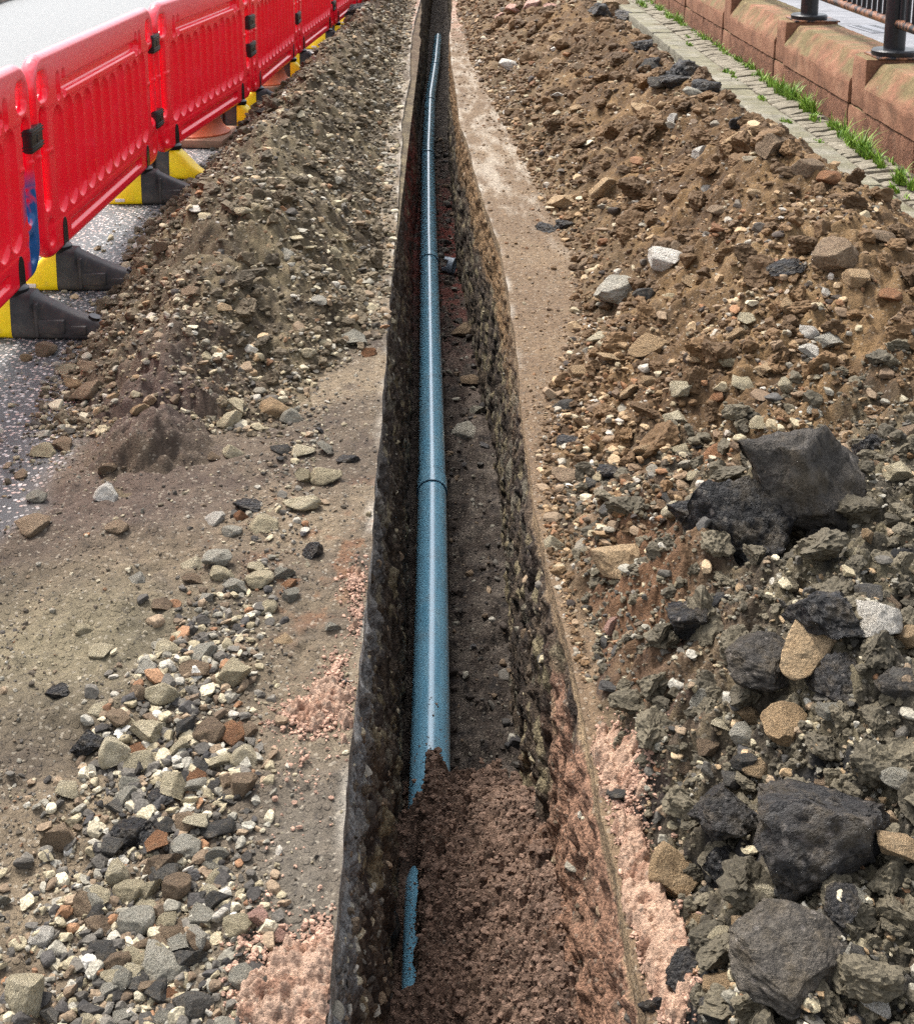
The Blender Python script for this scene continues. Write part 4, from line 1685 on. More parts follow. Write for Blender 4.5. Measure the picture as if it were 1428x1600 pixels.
def rock_shape(level, seed, planes=11, rough=0.05, round_=0.0, aspect=(1, 0.8, 0.62), knobbly=0.0):
    """an angular stone: a ball cut by random planes, roughened; longest side 1"""
    g = np.random.default_rng(seed)
    v, f = _ICO[level]
    v = v.copy()
    for _ in range(planes):
        n = g.normal(size=3)
        n /= np.linalg.norm(n)
        o = g.uniform(0.34, 0.80)
        d = v @ n
        cut = np.maximum(d - o, 0)
        v = v - cut[:, None] * n[None] * (1 - round_)
    if rough:
        nn = v / np.linalg.norm(v, axis=1)[:, None]
        amp = n3(v * 1.7 + seed * 3.1) * rough * 1.4 + n3(v * 4.3 + seed * 1.7) * rough * 0.6
        if level >= 4:
            amp = amp + n3(v * 11 + seed) * rough * 0.35 + (n3(v * 24 + seed) * rough * 0.22 if level >= 5 else 0)
        if knobbly:
            amp = amp - np.abs(n3(v * 5 + seed * 2)) * knobbly - np.abs(n3(v * 11 + seed)) * knobbly * 0.7 + knobbly * 0.3
            if level >= 5:
                amp = amp - np.abs(n3(v * 23 + seed)) * knobbly * 0.4
        v = v + nn * amp[:, None]
    v = v * np.array(aspect)
    v -= (v.max(0) + v.min(0)) / 2
    v /= (v.max(0) - v.min(0)).max()
    return v, f


def rock_mesh(kind, level, seed, mat, smooth_angle=32, **k):
    v, f = rock_shape(level, seed, **k)
    me = raw_mesh(kind, v, f, smooth=True)
    if smooth_angle:
        me.set_sharp_from_angle(angle=math.radians(smooth_angle))
    me.materials.append(mat)
    MESH_EXT[me.name] = v.max(0) - v.min(0)
    return me


MESH_EXT = {}
_rock_cache = {}
ASPECTS = [(1, .85, .7), (1, .75, .55), (1, .9, .8), (1, .65, .5), (1, .8, .42), (1, .95, .6)]


def stone_data(colour, var, big):
    key = (colour, var, big)
    if key not in _rock_cache:
        if colour == 'tar':
            _rock_cache[key] = rock_mesh('asphalt_lump', 5 if big else 4, 900 + var, M_tar, 0, planes=15, rough=0.085, round_=0.0, aspect=ASPECTS[var % 6], knobbly=0.09)
        elif colour == 'dusty':
            _rock_cache[key] = rock_mesh('asphalt_lump', 5, 950 + var, M_tardust, 0, planes=17, rough=0.06, round_=0.0, aspect=ASPECTS[(0, 1, 2, 5, 0, 2)[var % 6]], knobbly=0.06)
        else:
            _rock_cache[key] = rock_mesh('stone', 5 if big else 4, 100 + var, M_rock[colour], 0, planes=10 + var % 6, rough=0.045, round_=0.06 * (var % 3), aspect=ASPECTS[var % 6])
    return _rock_cache[key]


# hand-placed stones: px, py of the centre and width in the photograph, colour, height / width
HAND = """
367 1050 46 buff .9|254 1085 46 buff 1|217 1086 28 brown 1.3|310 1025 54 grey .6|308 1044 48 brown .5|228 1045 32 grey .6|330 1145 47 brown .9|380 1147 40 brown .7|230 1141 58 buff .7
139 1160 56 tar .9|178 1176 46 buff 1.2|219 1190 46 buff .8|204 1224 38 grey .9|269 1230 44 buff 1|382 1182 40 buff .8|378 1226 42 brown .95|284 1174 30 buff .7|295 1284 42 brown .8
234 1317 48 tar .9|208 1293 62 tar .8|341 1295 50 slate .7|291 1323 44 grey .7|256 1352 58 brown .8|187 1362 40 buff 1|202 1393 48 buff .7|234 1389 38 buff 1|276 1386 42 brown 1
317 1406 38 slate .9|213 1441 54 grey .75|247 1519 76 grey .7|43 1551 64 buff 1.1|67 1467 38 pale 1|4 1410 24 grey 2|91 1310 48 brown 1.1|89 1082 34 tar .9|308 1569 60 slate .6
260 1560 38 orange .7|154 1017 38 buff .4|404 1434 36 pink .8|438 1462 27 pink .9|187 1530 44 grey .8|217 1480 34 brown 1|269 1456 44 brown .7|295 1499 50 slate .8|234 1420 50 buff .4|250 1478 34 brown .9
155 1450 42 brown .7|185 1505 42 brown .9|168 1545 36 grey .8|330 1355 28 grey .8|310 1200 34 slate .7|330 1232 30 slate .7|352 1250 28 slate .6|250 1250 40 tar .7|262 1290 34 slate .8|160 1110 36 buff .5
72 546 31 brown .95|41 559 18 tan .9|106 578 28 buff .8|141 574 36 brown .6|135 611 52 brown .55|116 600 30 tan .6|67 704 36 buff .7|98 695 36 brown .7|165 771 33 pale .9|167 732 28 brown .8
365 706 33 buff .8|334 713 20 brown .9|508 742 50 buff .7|473 744 25 buff 1.1|508 700 27 grey .6|473 702 38 buff .5|473 788 52 buff .6|410 820 44 buff .6|378 806 21 orange 1|386 790 42 tar .6
488 862 34 tar 1|334 811 32 pale .6|339 874 44 grey .8|347 894 36 buff .7|367 917 34 grey 1|406 905 42 buff .6|443 896 32 grey .8|399 886 30 buff .6|452 912 24 orange .7|213 903 28 grey .8|131 981 29 buff .7
421 950 28 buff .9|441 998 30 tan .6|252 946 36 brown .6|265 1014 44 buff .8|430 636 46 tan .7|456 652 34 grey .8|356 657 42 buff .7|365 633 42 buff .7|551 529 42 grey .6|577 551 24 orange .8|482 551 23 buff .8
50 820 52 brown .6|58 777 30 grey .7|184 824 34 brown .6|521 979 22 grey .6|300 905 30 brown .5|322 935 30 grey .6|300 880 34 buff .7|455 930 26 grey .9|362 830 30 grey .6|440 700 34 slate .5|545 715 36 tar .7
890 746 52 brown .7|890 632 46 slate .5|1015 540 62 tan .6|1057 655 34 buff .9|1015 594 30 tan .7|1064 606 32 buff .8|932 526 34 buff .5|925 754 30 slate .6|888 691 38 tar .6|1187 661 34 buff .7
1266 520 30 pale 1|1297 532 36 grey .7|1308 569 44 tan .7|1268 565 32 grey .6|1233 477 30 tan .8|1114 708 46 orange .6|1064 702 30 buff .8|1081 743 34 buff .5|954 798 34 slate .7|910 814 28 tan .6|866 849 30 buff 1
1405 737 40 buff .9|1356 836 26 tan 1|969 877 74 tan .65|1365 972 76 pale 1.0|1262 1008 100 tan .8|1226 1132 66 tan 1|1052 1366 74 tan 1.3|1400 1326 60 tan .9|1089 1441 34 tan .9|1380 1536 46 tan 1.1
1368 1568 44 pale 1|1170 1118 42 tan .9|1166 1147 46 grey .7|1210 1060 38 buff 1|1125 1127 40 buff .6|1101 1094 54 grey .8|1069 1198 28 brown 1|1105 1167 30 brown .9|954 980 26 pink 1.8|1335 985 40 grey .6
1262 745 200 dusty 1.05|1152 815 160 tar 1.1|1301 830 96 tar .8|1363 697 64 tar .9|1090 948 104 tar .8|1196 1028 112 dusty .7|1284 948 110 tar .6|1315 1062 96 tar .8|1405 1074 66 dusty 1|1279 1285 225 tar .9
1133 1260 104 tar .9|1240 1490 185 dusty .5|1315 1410 62 tar 1|1077 1512 76 tar .8|1024 1564 48 tar .8|1125 1577 58 slate .8|1140 1352 80 tar .8|960 735 50 tar .5|1075 800 60 tar .9|1050 780 40 slate .8
799 100 38 pale .5|1006 172 40 tan .6|1052 185 20 pale 1|942 291 46 tan .7|955 236 24 tan .5|1093 236 28 pale .6|878 317 44 tan .8|919 409 30 brown .8|1036 404 54 pale .7|1103 294 15 pale .9|960 452 62 grey .7
1006 460 32 slate .8|853 355 34 tar .6|881 350 30 tar .7|1230 416 62 tar .3|1302 396 74 brown .7|1159 218 60 tan .6|1212 230 58 brown .8|1261 263 44 brown .8|1294 279 36 orange .8|1149 189 24 tar 1
1103 131 52 tar .6|1064 112 64 tar .7|1052 126 48 tar .6|1006 70 36 tar .7|980 24 44 tar .5|1008 103 30 slate .8|1087 146 40 grey .5|1200 378 14 pale .9|1375 373 46 brown .7|1337 434 40 tan .8|1291 455 20 pale .6
1057 386 28 brown .8|1393 462 40 orange .6|1020 95 26 tar .7|1040 118 34 tar .7|960 8 46 brown 1|940 14 34 tar .8|1030 128 36 slate .6|870 60 26 tan .7|900 170 26 tan .6|1120 330 30 brown .7|1270 640 26 grey .6
870 148 20 pale .6|905 105 24 brown .7|1180 300 26 tan .6|1075 440 34 tan .7|1150 520 30 tan .7|1090 560 36 tan .6|955 560 40 tan .5|985 610 36 tan .6|905 580 34 tan .6|910 660 30 tan .7|860 740 26 tan .7
730 672 40 grey .5|748 640 26 grey .6|735 595 30 brown .6|722 515 34 brown .7|715 502 20 slate .6|1140 560 34 buff .6|1160 600 34 buff .6|1200 575 34 tan .6|1230 600 30 buff .7|1120 620 26 orange .7|1045 690 26 buff .7
560 12 40 tar .4|410 172 24 slate .5|380 330 26 buff .6|450 400 26 grey .7|520 395 24 buff .7|500 470 26 grey .6|300 455 28 brown .7|803 14 26 pink .7|832 6 28 pink .6|782 24 18 pink .7|860 10 22 pink .6|350 480 24 tan .7|240 350 24 brown .7|250 385 26 brown .8|215 640 30 tan .7
""".replace('\n', '|')

# landmarks used to say which stone is meant (photograph pixels)
MARKS = [
    (1262, 745, 'the big grey boulder'), (1279, 1285, 'the large shiny black boulder'), (1240, 1488, 'the dusty bottom slab'),
    (1052, 1366, 'the wedge shaped tan stone'), (969, 877, 'the white veined tan cobble'), (1262, 1008, 'the tan twin humped stone'), (1365, 972, 'the white slab'),
    (367, 1050, 'the flat faced buff stone'), (247, 1519, 'the broad grey stone'), (43, 1551, 'the bottom left upright stone'), (72, 546, 'the stone by the first foot'),
    (165, 771, 'the lone white stone'), (490, 1540, 'the bottom pink sand'), (510, 1100, 'the middle pink sand'), (985, 1300, 'the right pink sand'),
    (150, 440, 'the second barrier foot'), (60, 520, 'the nearest barrier foot'), (235, 668, 'the purple soil mound'), (676, 752, 'the nearest pipe joint'), (672, 400, 'the second pipe joint'),
    (1212, 230, 'the brown rock at the kerb'), (1103, 131, 'the black kerb slab'), (1302, 396, 'the brown crest clod'), (960, 452, 'the pale grey block'),
    (550, 915, 'the orange stain'), (1015, 540, 'the ochre slab'), (890, 746, 'the reddish cobble'), (139, 1160, 'the ragged black lump'), (310, 275, 'the yellow barrier foot end'),
    (1330, 240, 'the grass tuft'), (1400, 95, 'the nearest railing post'), (620, 360, 'the pale trench lip'), (700, 1300, 'the backfill'), (720, 420, 'the pipe offcut'),
    (410, 820, 'the buff stone pair'), (473, 788, 'the long buff stone'), (551, 529, 'the lip stone'), (400, 180, 'the middle yellow foot'), (1000, 60, 'the far black lumps'), (800, 100, 'the far pale stone'),
    (256, 1352, 'the round brown stone'), (208, 1293, 'the twin black lumps'), (330, 1145, 'the brown cube stone'), (1133, 1260, 'the crumbly black clod'), (1315, 1062, 'the knobbly black lump'),
]
SPECIAL = {
    (1262, 745): 'biggest grey dusty asphalt boulder tilted on the right heap', (1279, 1285): 'large shiny black boulder with pale scars low on the right',
    (1240, 1488): 'wide dusty dark asphalt slab at the bottom right', (1052, 1366): 'tall wedge shaped tan stone beside the pink sand on the right', (969, 877): 'rounded tan and white cobble alone on the brown slope right of the trench',
    (1262, 1008): 'large tan stone with two humps below the black lumps', (1365, 972): 'flat white slab fragment near the right edge', (367, 1050): 'flat faced pale buff stone at the top of the left stone spill',
    (247, 1519): 'broad flat grey stone near the bottom of the left spill', (43, 1551): 'upright pointed buff grey stone in the bottom left corner', (72, 546): 'round brown stone on the wet road before the nearest barrier foot',
    (165, 771): 'single white stone on the left dirt', (1152, 815): 'big black asphalt lump leaning under the big grey boulder', (1196, 1028): 'grey dusty asphalt slab left of the tan humped stone',
    (1230, 416): 'thin strip of black bitumen lying on the crest of the right heap', (1302, 396): 'big brown clod on the crest of the right heap', (1212, 230): 'large brown block resting against the kerb',
    (1103, 131): 'black asphalt slab overhanging the kerb', (980, 24): 'flat black asphalt slab at the far kerb', (960, 452): 'pale grey block at the foot of the right heap', (139, 1160): 'ragged black lump at the left side of the stone spill',
    (404, 1434): 'pale pink lump of sand standing alone by the left lip', (954, 980): 'small upright pink fragment right of the trench', (72, 547): '', (560, 12): 'black lump at the far end of the barriers',
}


def size_word(w):
    return 'tiny' if w < 22 else 'small' if w < 32 else 'medium' if w < 46 else 'large' if w < 75 else 'very large'


COLWORD = {'buff': 'buff', 'grey': 'grey', 'brown': 'brown', 'orange': 'orange brown', 'pale': 'whitish', 'black': 'black', 'pink': 'pink', 'tan': 'tan', 'slate': 'dark grey', 'tar': 'black', 'dusty': 'dusty grey'}


def where(px, py):
    best = sorted(MARKS, key=lambda m: (m[0] - px) ** 2 + ((m[1] - py) * 1.25) ** 2)
    m = best[0] if (best[0][0] - px) ** 2 + (best[0][1] - py) ** 2 > 16 else best[1]
    dx, dy = px - m[0], py - m[1]
    if abs(dx) > 1.2 * abs(dy):
        s = 'left of' if dx < 0 else 'right of'
    else:
        s = 'beyond' if dy < 0 else 'in front of'
    d = math.hypot(dx, dy)
    near = 'just ' if d < 45 else '' if d < 110 else 'well '
    return f'{near}{s} {m[2]}'


placed = []          # (apparent width, dict)
for tok in HAND.split('|'):
    t = tok.split()
    if len(t) < 5:
        continue
    px, py, w, colr, asp = float(t[0]), float(t[1]), float(t[2]), t[3], float(t[4])
    p = hit(px, py + 0.22 * w * min(asp, 1.2))
    zc = (p - CAM) @ fw
    sz = w * zc / FPX
    placed.append((w, dict(p=p, s=sz, c=colr, a=asp, px=px, py=py, hand=True)))

# scattered stones ------------------------------------------------
PAL = {
    'left': (['buff', 'grey', 'brown', 'tan', 'slate', 'orange', 'pale', 'tar'], [.30, .24, .22, .08, .08, .03, .02, .03]),
    'spill': (['buff', 'grey', 'brown', 'slate', 'tar', 'orange', 'pale'], [.22, .22, .17, .22, .11, .04, .02]),
    'right': (['tan', 'brown', 'orange', 'buff', 'grey', 'slate', 'pale', 'tar'], [.28, .28, .09, .14, .09, .05, .03, .04]),
    'rdark': (['slate', 'grey', 'tan', 'tar', 'brown', 'buff', 'orange'], [.22, .22, .16, .12, .14, .12, .02]),
    'pit': (['slate', 'grey', 'brown', 'tar'], [.4, .25, .2, .15]),
    'wall': (['grey', 'buff', 'brown', 'slate'], [.25, .3, .25, .2]),
}
SOILCOL = {'left': S(94, 83, 65), 'spill': S(84, 75, 62), 'right': S(98, 76, 51), 'rdark': S(88, 81, 66), 'pit': S(62, 54, 48), 'wall': S(84, 72, 58), 'sand': S(164, 132, 113), 'fill': S(116, 94, 80)}
scat = []            # x, y, size, palette, kind (stone / clod)


def scatter(n, y0, y1, xf, pal, s0, s1, power=2.2, clod=0.0, dens=None):
    y = y0 * np.exp(rng.uniform(0, 1, n) ** 1.0 * math.log(y1 / y0))
    a, b = xf(y)
    x = a + (b - a) * rng.uniform(0, 1, n)
    u = rng.uniform(0, 1, n)
    s = s0 * (1 - u * (1 - (s0 / s1) ** power)) ** (-1 / power)
    s = np.clip(s * np.maximum(1.0, 0.62 + 0.08 * y), None, s1)
    k = np.ones(n, bool) if dens is None else rng.uniform(0, 1, n) < dens(x, y)
    for i in np.nonzero(k)[0]:
        scat.append((x[i], y[i], s[i], pal, rng.uniform() < clod))


def toe_w(x, y):
    toeR = I(y, _lr[:, 0], _lr[:, 1])
    toeL = I(y, _lt[:, 0], _lt[:, 1])
    cr = -0.84
    t = np.where(x < cr, (cr - x) / (cr - toeL), (x - cr) / (toeR - cr))
    cl = sm(-0.25, 0.45, n2(x * 2.6 + 4, y * 1.5))
    return np.clip(0.26 + 0.8 * sm(0.45, 1.0, t) + 0.55 * cl, 0, 1) * np.clip(1.6 - t, 0, 1)


# left heap, its toes, the road edge
scatter(34000, 3.9, 20, lambda y: (I(y, _lt[:, 0], _lt[:, 1]) - 0.07, I(y, _lr[:, 0], _lr[:, 1]) + 0.09), 'left', 0.011, 0.060, 2.1, 0.40, toe_w)
scatter(300, 3.3, 7, lambda y: (I(y, _lt[:, 0], _lt[:, 1]) - 0.22, I(y, _lt[:, 0], _lt[:, 1]) + 0.05), 'left', 0.008, 0.05, 2.0, 0.1)
# left dirt
_sp = [G(*p) for p in [(470, 690), (440, 790), (370, 900), (300, 1060), (270, 1200), (240, 1350), (210, 1480), (200, 1600)]]
_spy = np.array(sorted([(p[1], p[0]) for p in _sp]))


def spill_w(x, y):
    c = np.interp(y, _spy[:, 0], _spy[:, 1])
    wdt = np.interp(y, [1.7, 2.3, 2.8, 3.6, 4.2], [.20, .155, .11, .10, .12])
    return np.exp(-(((x - c) / wdt) ** 2) ** 1.4)


scatter(11000, 1.6, 4.3, lambda y: (np.interp(y, _spy[:, 0], _spy[:, 1]) - 0.35, np.interp(y, _spy[:, 0], _spy[:, 1]) + 0.26), 'spill', 0.0075, 0.036, 2.2, 0.0,
        lambda x, y: spill_w(x, y) * np.where(y < 2.75, 1.0, 0.30 + 0.5 * sm(0, 0.4, n2(x * 4, y * 3))) * (x < XL(y) - 0.03))
scatter(1500, 1.55, 3.0, lambda y: (np.interp(y, _spy[:, 0], _spy[:, 1]) - 0.3, np.interp(y, _spy[:, 0], _spy[:, 1]) + 0.24), 'spill', 0.02, 0.05, 2.0, 0.0, lambda x, y: spill_w(x, y))
scatter(15000, 1.5, 4.4, lambda y: (y * 0 - 1.3, XL(y) - 0.005), 'spill', 0.0045, 0.020, 2.4, 0.2, lambda x, y: np.clip(0.35 + 0.9 * n2(x * 3.3, y * 3.3), 0.12, 1) * np.where(x > -0.34, .45, 1))
scatter(900, 4.2, 16, lambda y: (I(y, _lr[:, 0], _lr[:, 1]) - 0.02, XL(y) - 0.01), 'left', 0.006, 0.022, 2.4, 0.2, lambda x, y: 0.5 + 0 * x)
# right strip, heap and dark mound


def rt_toe(y):
    return np.maximum(I(y, _rt[:, 0], _rt[:, 1]), XR(y) + 0.03)


scatter(6000, 2.6, 16, lambda y: (XR(y) + 0.01, rt_toe(y)), 'right', 0.005, 0.026, 2.4, 0.35, lambda x, y: 0.25 + 0.7 * sm(0.5, 1.0, (x - XR(y)) / (rt_toe(y) - XR(y))))
scatter(32000, 3.0, 19, lambda y: (rt_toe(y) - 0.04, y * 0 + 2.1), 'right', 0.012, 0.070, 2.1, 0.50,
        lambda x, y: np.clip(0.22 + 0.75 * sm(0.45, 0.0, x - rt_toe(y)) + 0.5 * sm(-0.1, 0.5, n2(x * 2.2 + 9, y * 1.4)), 0, 1))
scatter(2600, 3.3, 4.9, lambda y: (rt_toe(y), rt_toe(y) + 0.9), 'right', 0.012, 0.05, 2.0, 0.05, lambda x, y: 0.75 * sm(-0.3, 0.3, n2(x * 3, y * 3)))
scatter(24000, 1.45, 3.6, lambda y: (XR(y) + 0.03, 0.42 * y + 0.35), 'rdark', 0.007, 0.055, 2.0, 0.50, lambda x, y: np.clip(0.6 + 0.7 * n2(x * 4, y * 4), 0.15, 1) * np.where(x < rt_toe(y) + 0.03, .12, 1))
# big clods half sunk in the heaps
scatter(420, 3.4, 16, lambda y: (rt_toe(y) + 0.15, y * 0 + 1.95), 'right', 0.06, 0.16, 2.0, 1.1)
scatter(260, 4.4, 16, lambda y: (I(y, _lt[:, 0], _lt[:, 1]), I(y, _lr[:, 0], _lr[:, 1])), 'left', 0.045, 0.12, 2.2, 1.1)
scatter(260, 1.5, 3.6, lambda y: (rt_toe(y) + 0.05, 0.42 * y + 0.35), 'rdark', 0.045, 0.14, 2.0, 1.1)
# trench floor
scatter(900, 3.5, 14, lambda y: (XL(y) + 0.2, XR(y)), 'pit', 0.010, 0.07, 2.0, 0.3)

for x, y, s, pal, clod in scat:
    names, pr = PAL[pal]
    c = names[int(rng.choice(len(names), p=pr))]
    placed.append((0, dict(x=x, y=y, s=s, c=c, pal=pal, clod=clod, hand=False)))

xy = np.array([(d['x'], d['y']) for _, d in placed if not d['hand']])
zz = ground_top(xy[:, 0], xy[:, 1])
k = 0
big, small = [], []
for w, d in placed:
    if d['hand']:
        big.append((w, d))
        continue
    d['p'] = np.array([d['x'], d['y'], zz[k]])
    k += 1
    px, py, zc = project(d['p'])
    d['px'], d['py'] = px, py
    w = d['s'] * FPX / zc
    d['a'] = 0.7
    if d['clod'] or d['c'] == 'tar' or not (-5 < px < 1433 and -5 < py < 1605) or d['p'][2] < -0.2:
        small.append(d)
    else:
        big.append((w, d))
hand = [b for b in big if b[1]['hand']]
auto = sorted([b for b in big if not b[1]['hand']], key=lambda b: -b[0])
n_stone_hand = sum(1 for b in hand if b[1]['c'] not in ('tar', 'dusty'))
n_auto = max(0, 298 - n_stone_hand)
tops = hand + auto[:n_auto]
small += [d for _, d in auto[n_auto:]]

labels = {}
objs = []
for i, (w, d) in enumerate(tops):
    tar = d['c'] in ('tar', 'dusty')
    var = pyr.randrange(8 if not tar else 6)
    if d['hand'] and w > 60 and not tar:
        var = pyr.randrange(8, 14)
    me = stone_data(d['c'], var, w > 55)
    o = bpy.data.objects.new('asphalt_lump' if tar else 'stone', me)
    COL.objects.link(o)
    s = d['s']
    a = d['a']
    sx = s * 1.10
    flat = np.clip(a, 0.45, 1.25)
    ext = MESH_EXT[me.name]
    zext = s * np.clip(a * 0.92, 0.34, 1.3)
    o.scale = (sx / ext[0], sx * pyr.uniform(0.8, 1.0) / max(ext[1], 0.6), zext / ext[2])
    tilt = 0.28 if not d['hand'] else 0.16
    o.rotation_euler = (pyr.gauss(0, tilt), pyr.gauss(0, tilt), pyr.uniform(-0.5, 0.5) + (math.pi if pyr.random() < .5 else 0))
    o.location = Vector(d['p']) + Vector((0, 0, zext * (0.16 if tar and w < 190 else 0.24)))
    key = (int(d['px']), int(d['py']))
    lab = SPECIAL.get(key)
    if not lab:
        shape = 'flat' if a < 0.62 else 'upright' if a >= 1.1 else ('angular', 'rough', 'blocky', 'chipped')[var % 4]
        kind = 'asphalt lump' if tar else 'stone'
        lab = f"{size_word(w)} {shape} {COLWORD[d['c']]} {kind} {where(d['px'], d['py'])}"
    objs.append([o, lab, tar, d['py']])
    labels.setdefault(lab, []).append(objs[-1])
for same in labels.values():
    if len(same) == 2:
        same.sort(key=lambda e: e[3])
        same[0][1] += ', the farther one'
        same[1][1] += ', the nearer one'
count = {}
for e in objs:
    count[e[1]] = count.get(e[1], 0) + 1
for o, lab, tar, _ in objs:
    o['label'] = lab
    o['category'] = 'asphalt lump' if tar else 'stone'
    o['group'] = ('broken asphalt lumps dug from the road' if tar else 'loose stones around the trench') if count[lab] == 1 else lab


def build_rubble(items, name, label):
    """every other stone and crumb, too many to count, as one mesh"""
    var1 = [rock_shape(1, 300 + i, planes=5, rough=0.10, aspect=ASPECTS[i % 6]) for i in range(14)]
    var2 = [rock_shape(2, 400 + i, planes=10, rough=0.06, aspect=ASPECTS[i % 6]) for i in range(16)]
    varc = [rock_shape(2, 500 + i, planes=4, rough=0.16, aspect=ASPECTS[i % 3]) for i in range(8)]
    var3 = [rock_shape(3, 600 + i, planes=12, rough=0.05, aspect=ASPECTS[i % 6]) for i in range(12)]
    varC = [rock_shape(4, 700 + i, planes=5, rough=0.17, aspect=ASPECTS[i % 3], knobbly=0.22) for i in range(8)]
    varD = [rock_shape(3, 740 + i, planes=5, rough=0.17, aspect=ASPECTS[i % 3], knobbly=0.18) for i in range(8)]
    V, F, C = [], [], []
    off = 0
    g = np.random.default_rng(77)
    for d in items:
        zc = (d['p'] - CAM) @ fw
        w = d['s'] * 1335 / zc
        if w < 1.1:
            continue
        if d.get('clod'):
            v, f = varC[g.integers(8)] if w > 22 else varD[g.integers(8)] if w > 10 else varc[g.integers(8)] if w > 4.5 else var1[g.integers(14)]
        else:
            v, f = var3[g.integers(12)] if w > 11 else var2[g.integers(16)] if w > 5.5 else var1[g.integers(14)]
        ang = g.uniform(0, 6.283)
        ca, sa = math.cos(ang), math.sin(ang)
        t = g.normal(0, 0.35, 2)
        sc = d['s'] * np.array([1, g.uniform(.8, 1.1), g.uniform(.75, 1.15)])
        q = v * sc
        R = np.array([[ca, -sa, 0], [sa, ca, 0], [0, 0, 1]])
        cx, sx_ = math.cos(t[0]), math.sin(t[0])
        Rx = np.array([[1, 0, 0], [0, cx, -sx_], [0, sx_, cx]])
        q = q @ Rx.T @ R.T
        off_n = d.get('lift', 0.14)
        q = q + d['p'] + np.array([0, 0, d['s'] * off_n])
        if d.get('clod'):
            c = SOILCOL[d['pal']] * g.uniform(0.6, 1.4)
        else:
            cc = ROCKCOL[d['c']] if d['c'] != 'tar' else ROCKCOL['black']
            tt = g.uniform(0, 2)
            k0 = int(tt)
            c = cc[k0] * (1 - (tt - k0)) + cc[min(2, k0 + 1)] * (tt - k0)
            # a film of the soil it came out of
            k_ = 0.28 if w > 7 else 0.5
            c = c * (1 - k_) + SOILCOL[d['pal']] * k_ * g.uniform(0.6, 1.4)
        V.append(q)
        F.append(f + off)
        C.append(np.broadcast_to(c, q.shape))
        off += len(q)
    me = raw_mesh(name, np.concatenate(V), np.concatenate(F), np.concatenate(C), smooth=False)
    me.set_sharp_from_angle(angle=math.radians(38)) if False else None
    link(name, me, M_rubble, kind='stuff', label=label, category='rubble')


# crumbs of pink sand and of the damp backfill
crumbs = []
for cx, cy, rx, ry, n in [(*G(470, 1545), .085, .13, 700), (*G(440, 1580), .10, .09, 500), (*G(505, 1470), .04, .08, 160), (*G(400, 1500), .10, .2, 120), (*G(515, 1095), .065, .12, 420), (*G(480, 1120), .09, .08, 420),
                          (*G(525, 1050), .03, .1, 150), (*G(470, 1200), .10, .3, 60), (*G(555, 915), .04, .13, 150), (*G(562, 965), .03, .14, 120), (*G(960, 1205), .05, .14, 420), (*G(985, 1250), .055, .1, 300),
                          (*G(985, 1330), .035, .16, 420), (*G(1010, 1420), .045, .14, 420), (*G(1035, 1500), .05, .13, 420), (*G(1055, 1570), .04, .12, 300)]:
    n = int(n * 2.2)
    a = rng.uniform(0, 6.283, n)
    r = np.abs(rng.normal(0, 0.54, n))
    xs_, ys_ = cx + rx * r * np.cos(a), cy + ry * r * np.sin(a)
    zs_ = ground_top(xs_, ys_)
    for i in range(n):
        if XL(ys_[i]) - 0.004 < xs_[i] < XR(ys_[i]) + 0.006:
            continue
        crumbs.append(dict(p=np.array([xs_[i], ys_[i], zs_[i] + 0.006 * max(0, 1 - r[i])]), s=min(0.013, 0.0038 * (1 - rng.uniform() * 0.975) ** (-1 / 2.0)), c='pink', pal='sand', clod=True, lift=0.2))
build_rubble(crumbs, 'sand_crumbs', 'crumbs of pale pink sand scattered along both lips of the trench')
fill = []
n = 15000
yy_ = rng.uniform(1.5, 3.8, n)
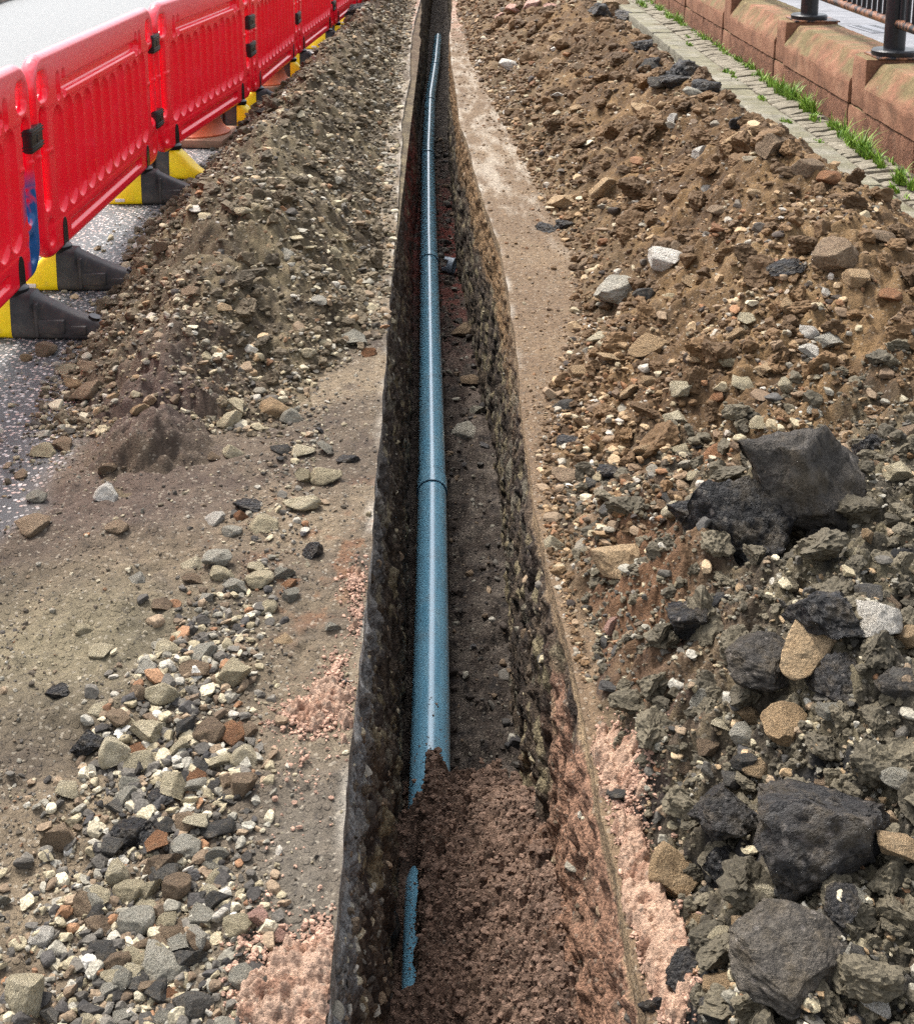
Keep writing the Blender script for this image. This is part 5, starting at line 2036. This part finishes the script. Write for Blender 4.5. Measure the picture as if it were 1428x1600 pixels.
xx_ = XL(yy_) + (XR(yy_) - XL(yy_)) * rng.uniform(-0.02, 1.02, n)
zz_ = backfill_h(xx_, yy_, np.full(n, 0.0035))
for i in range(n):
    if zz_[i] > FLOOR - 0.02 and not (pipe_z(3) + 0.055 > zz_[i] and abs(xx_[i] - pipe_x(yy_[i])) < PIPE_R + 0.004):
        fill.append(dict(p=np.array([xx_[i], yy_[i], zz_[i]]), s=0.0045 * (1 - rng.uniform() * 0.985) ** (-1 / 2.1), c='brown', pal='fill', clod=True, lift=0.15))
for i in range(170):
    y = 3.3 + abs(rng.normal(0, 0.20)) if i < 110 else rng.uniform(2.65, 3.1)
    a = rng.normal(0.1, 0.5) if i < 110 else rng.uniform(-0.9, -0.35)
    px_, pz_ = pipe_x(y), pipe_z(y)
    fill.append(dict(p=np.array([px_ + PIPE_R * math.sin(a), y, pz_ + PIPE_R * math.cos(a)]), s=0.004 * (1 - rng.uniform() * 0.97) ** (-1 / 2.2), c='brown', pal='fill', clod=True, lift=0.1))
build_rubble(fill, 'backfill_crumbs', 'crumbs and small clods of the damp brown backfill in the trench')
build_rubble(small, 'rubble', 'countless small stones and crumbs of soil strewn over heaps and ground')

# stones sticking out of the trench walls
wl = []
g = np.random.default_rng(91)
for side in (-1, 1):
    n = 2400 if side < 0 else 1400
    y = 1.4 * np.exp(g.uniform(0, 1, n) ** (1.5 if side < 0 else 1.0) * math.log(14 / 1.4))
    D = 0.075 + g.uniform(0, 1, n) ** 1.3 * 0.95
    b = wall_disp(side, y, D, 0.004 * y)
    x = (XL(y) if side < 0 else XR(y)) + side * b
    for i in range(n):
        s = 0.014 * (1 - g.uniform() * 0.97) ** (-1 / 2.6)
        if side > 0 and y[i] < 2.7 and g.uniform() < 0.75:
            continue
        wl.append(dict(p=np.array([x[i] + side * s * 0.12, y[i], -D[i]]), s=min(s, 0.075), c=['grey', 'buff', 'brown', 'slate', 'slate'][g.integers(5)], pal='wall', clod=g.uniform() < 0.3, lift=0.0))
build_rubble(wl, 'wall_rubble', 'stones sticking out of the earth sides of the trench')
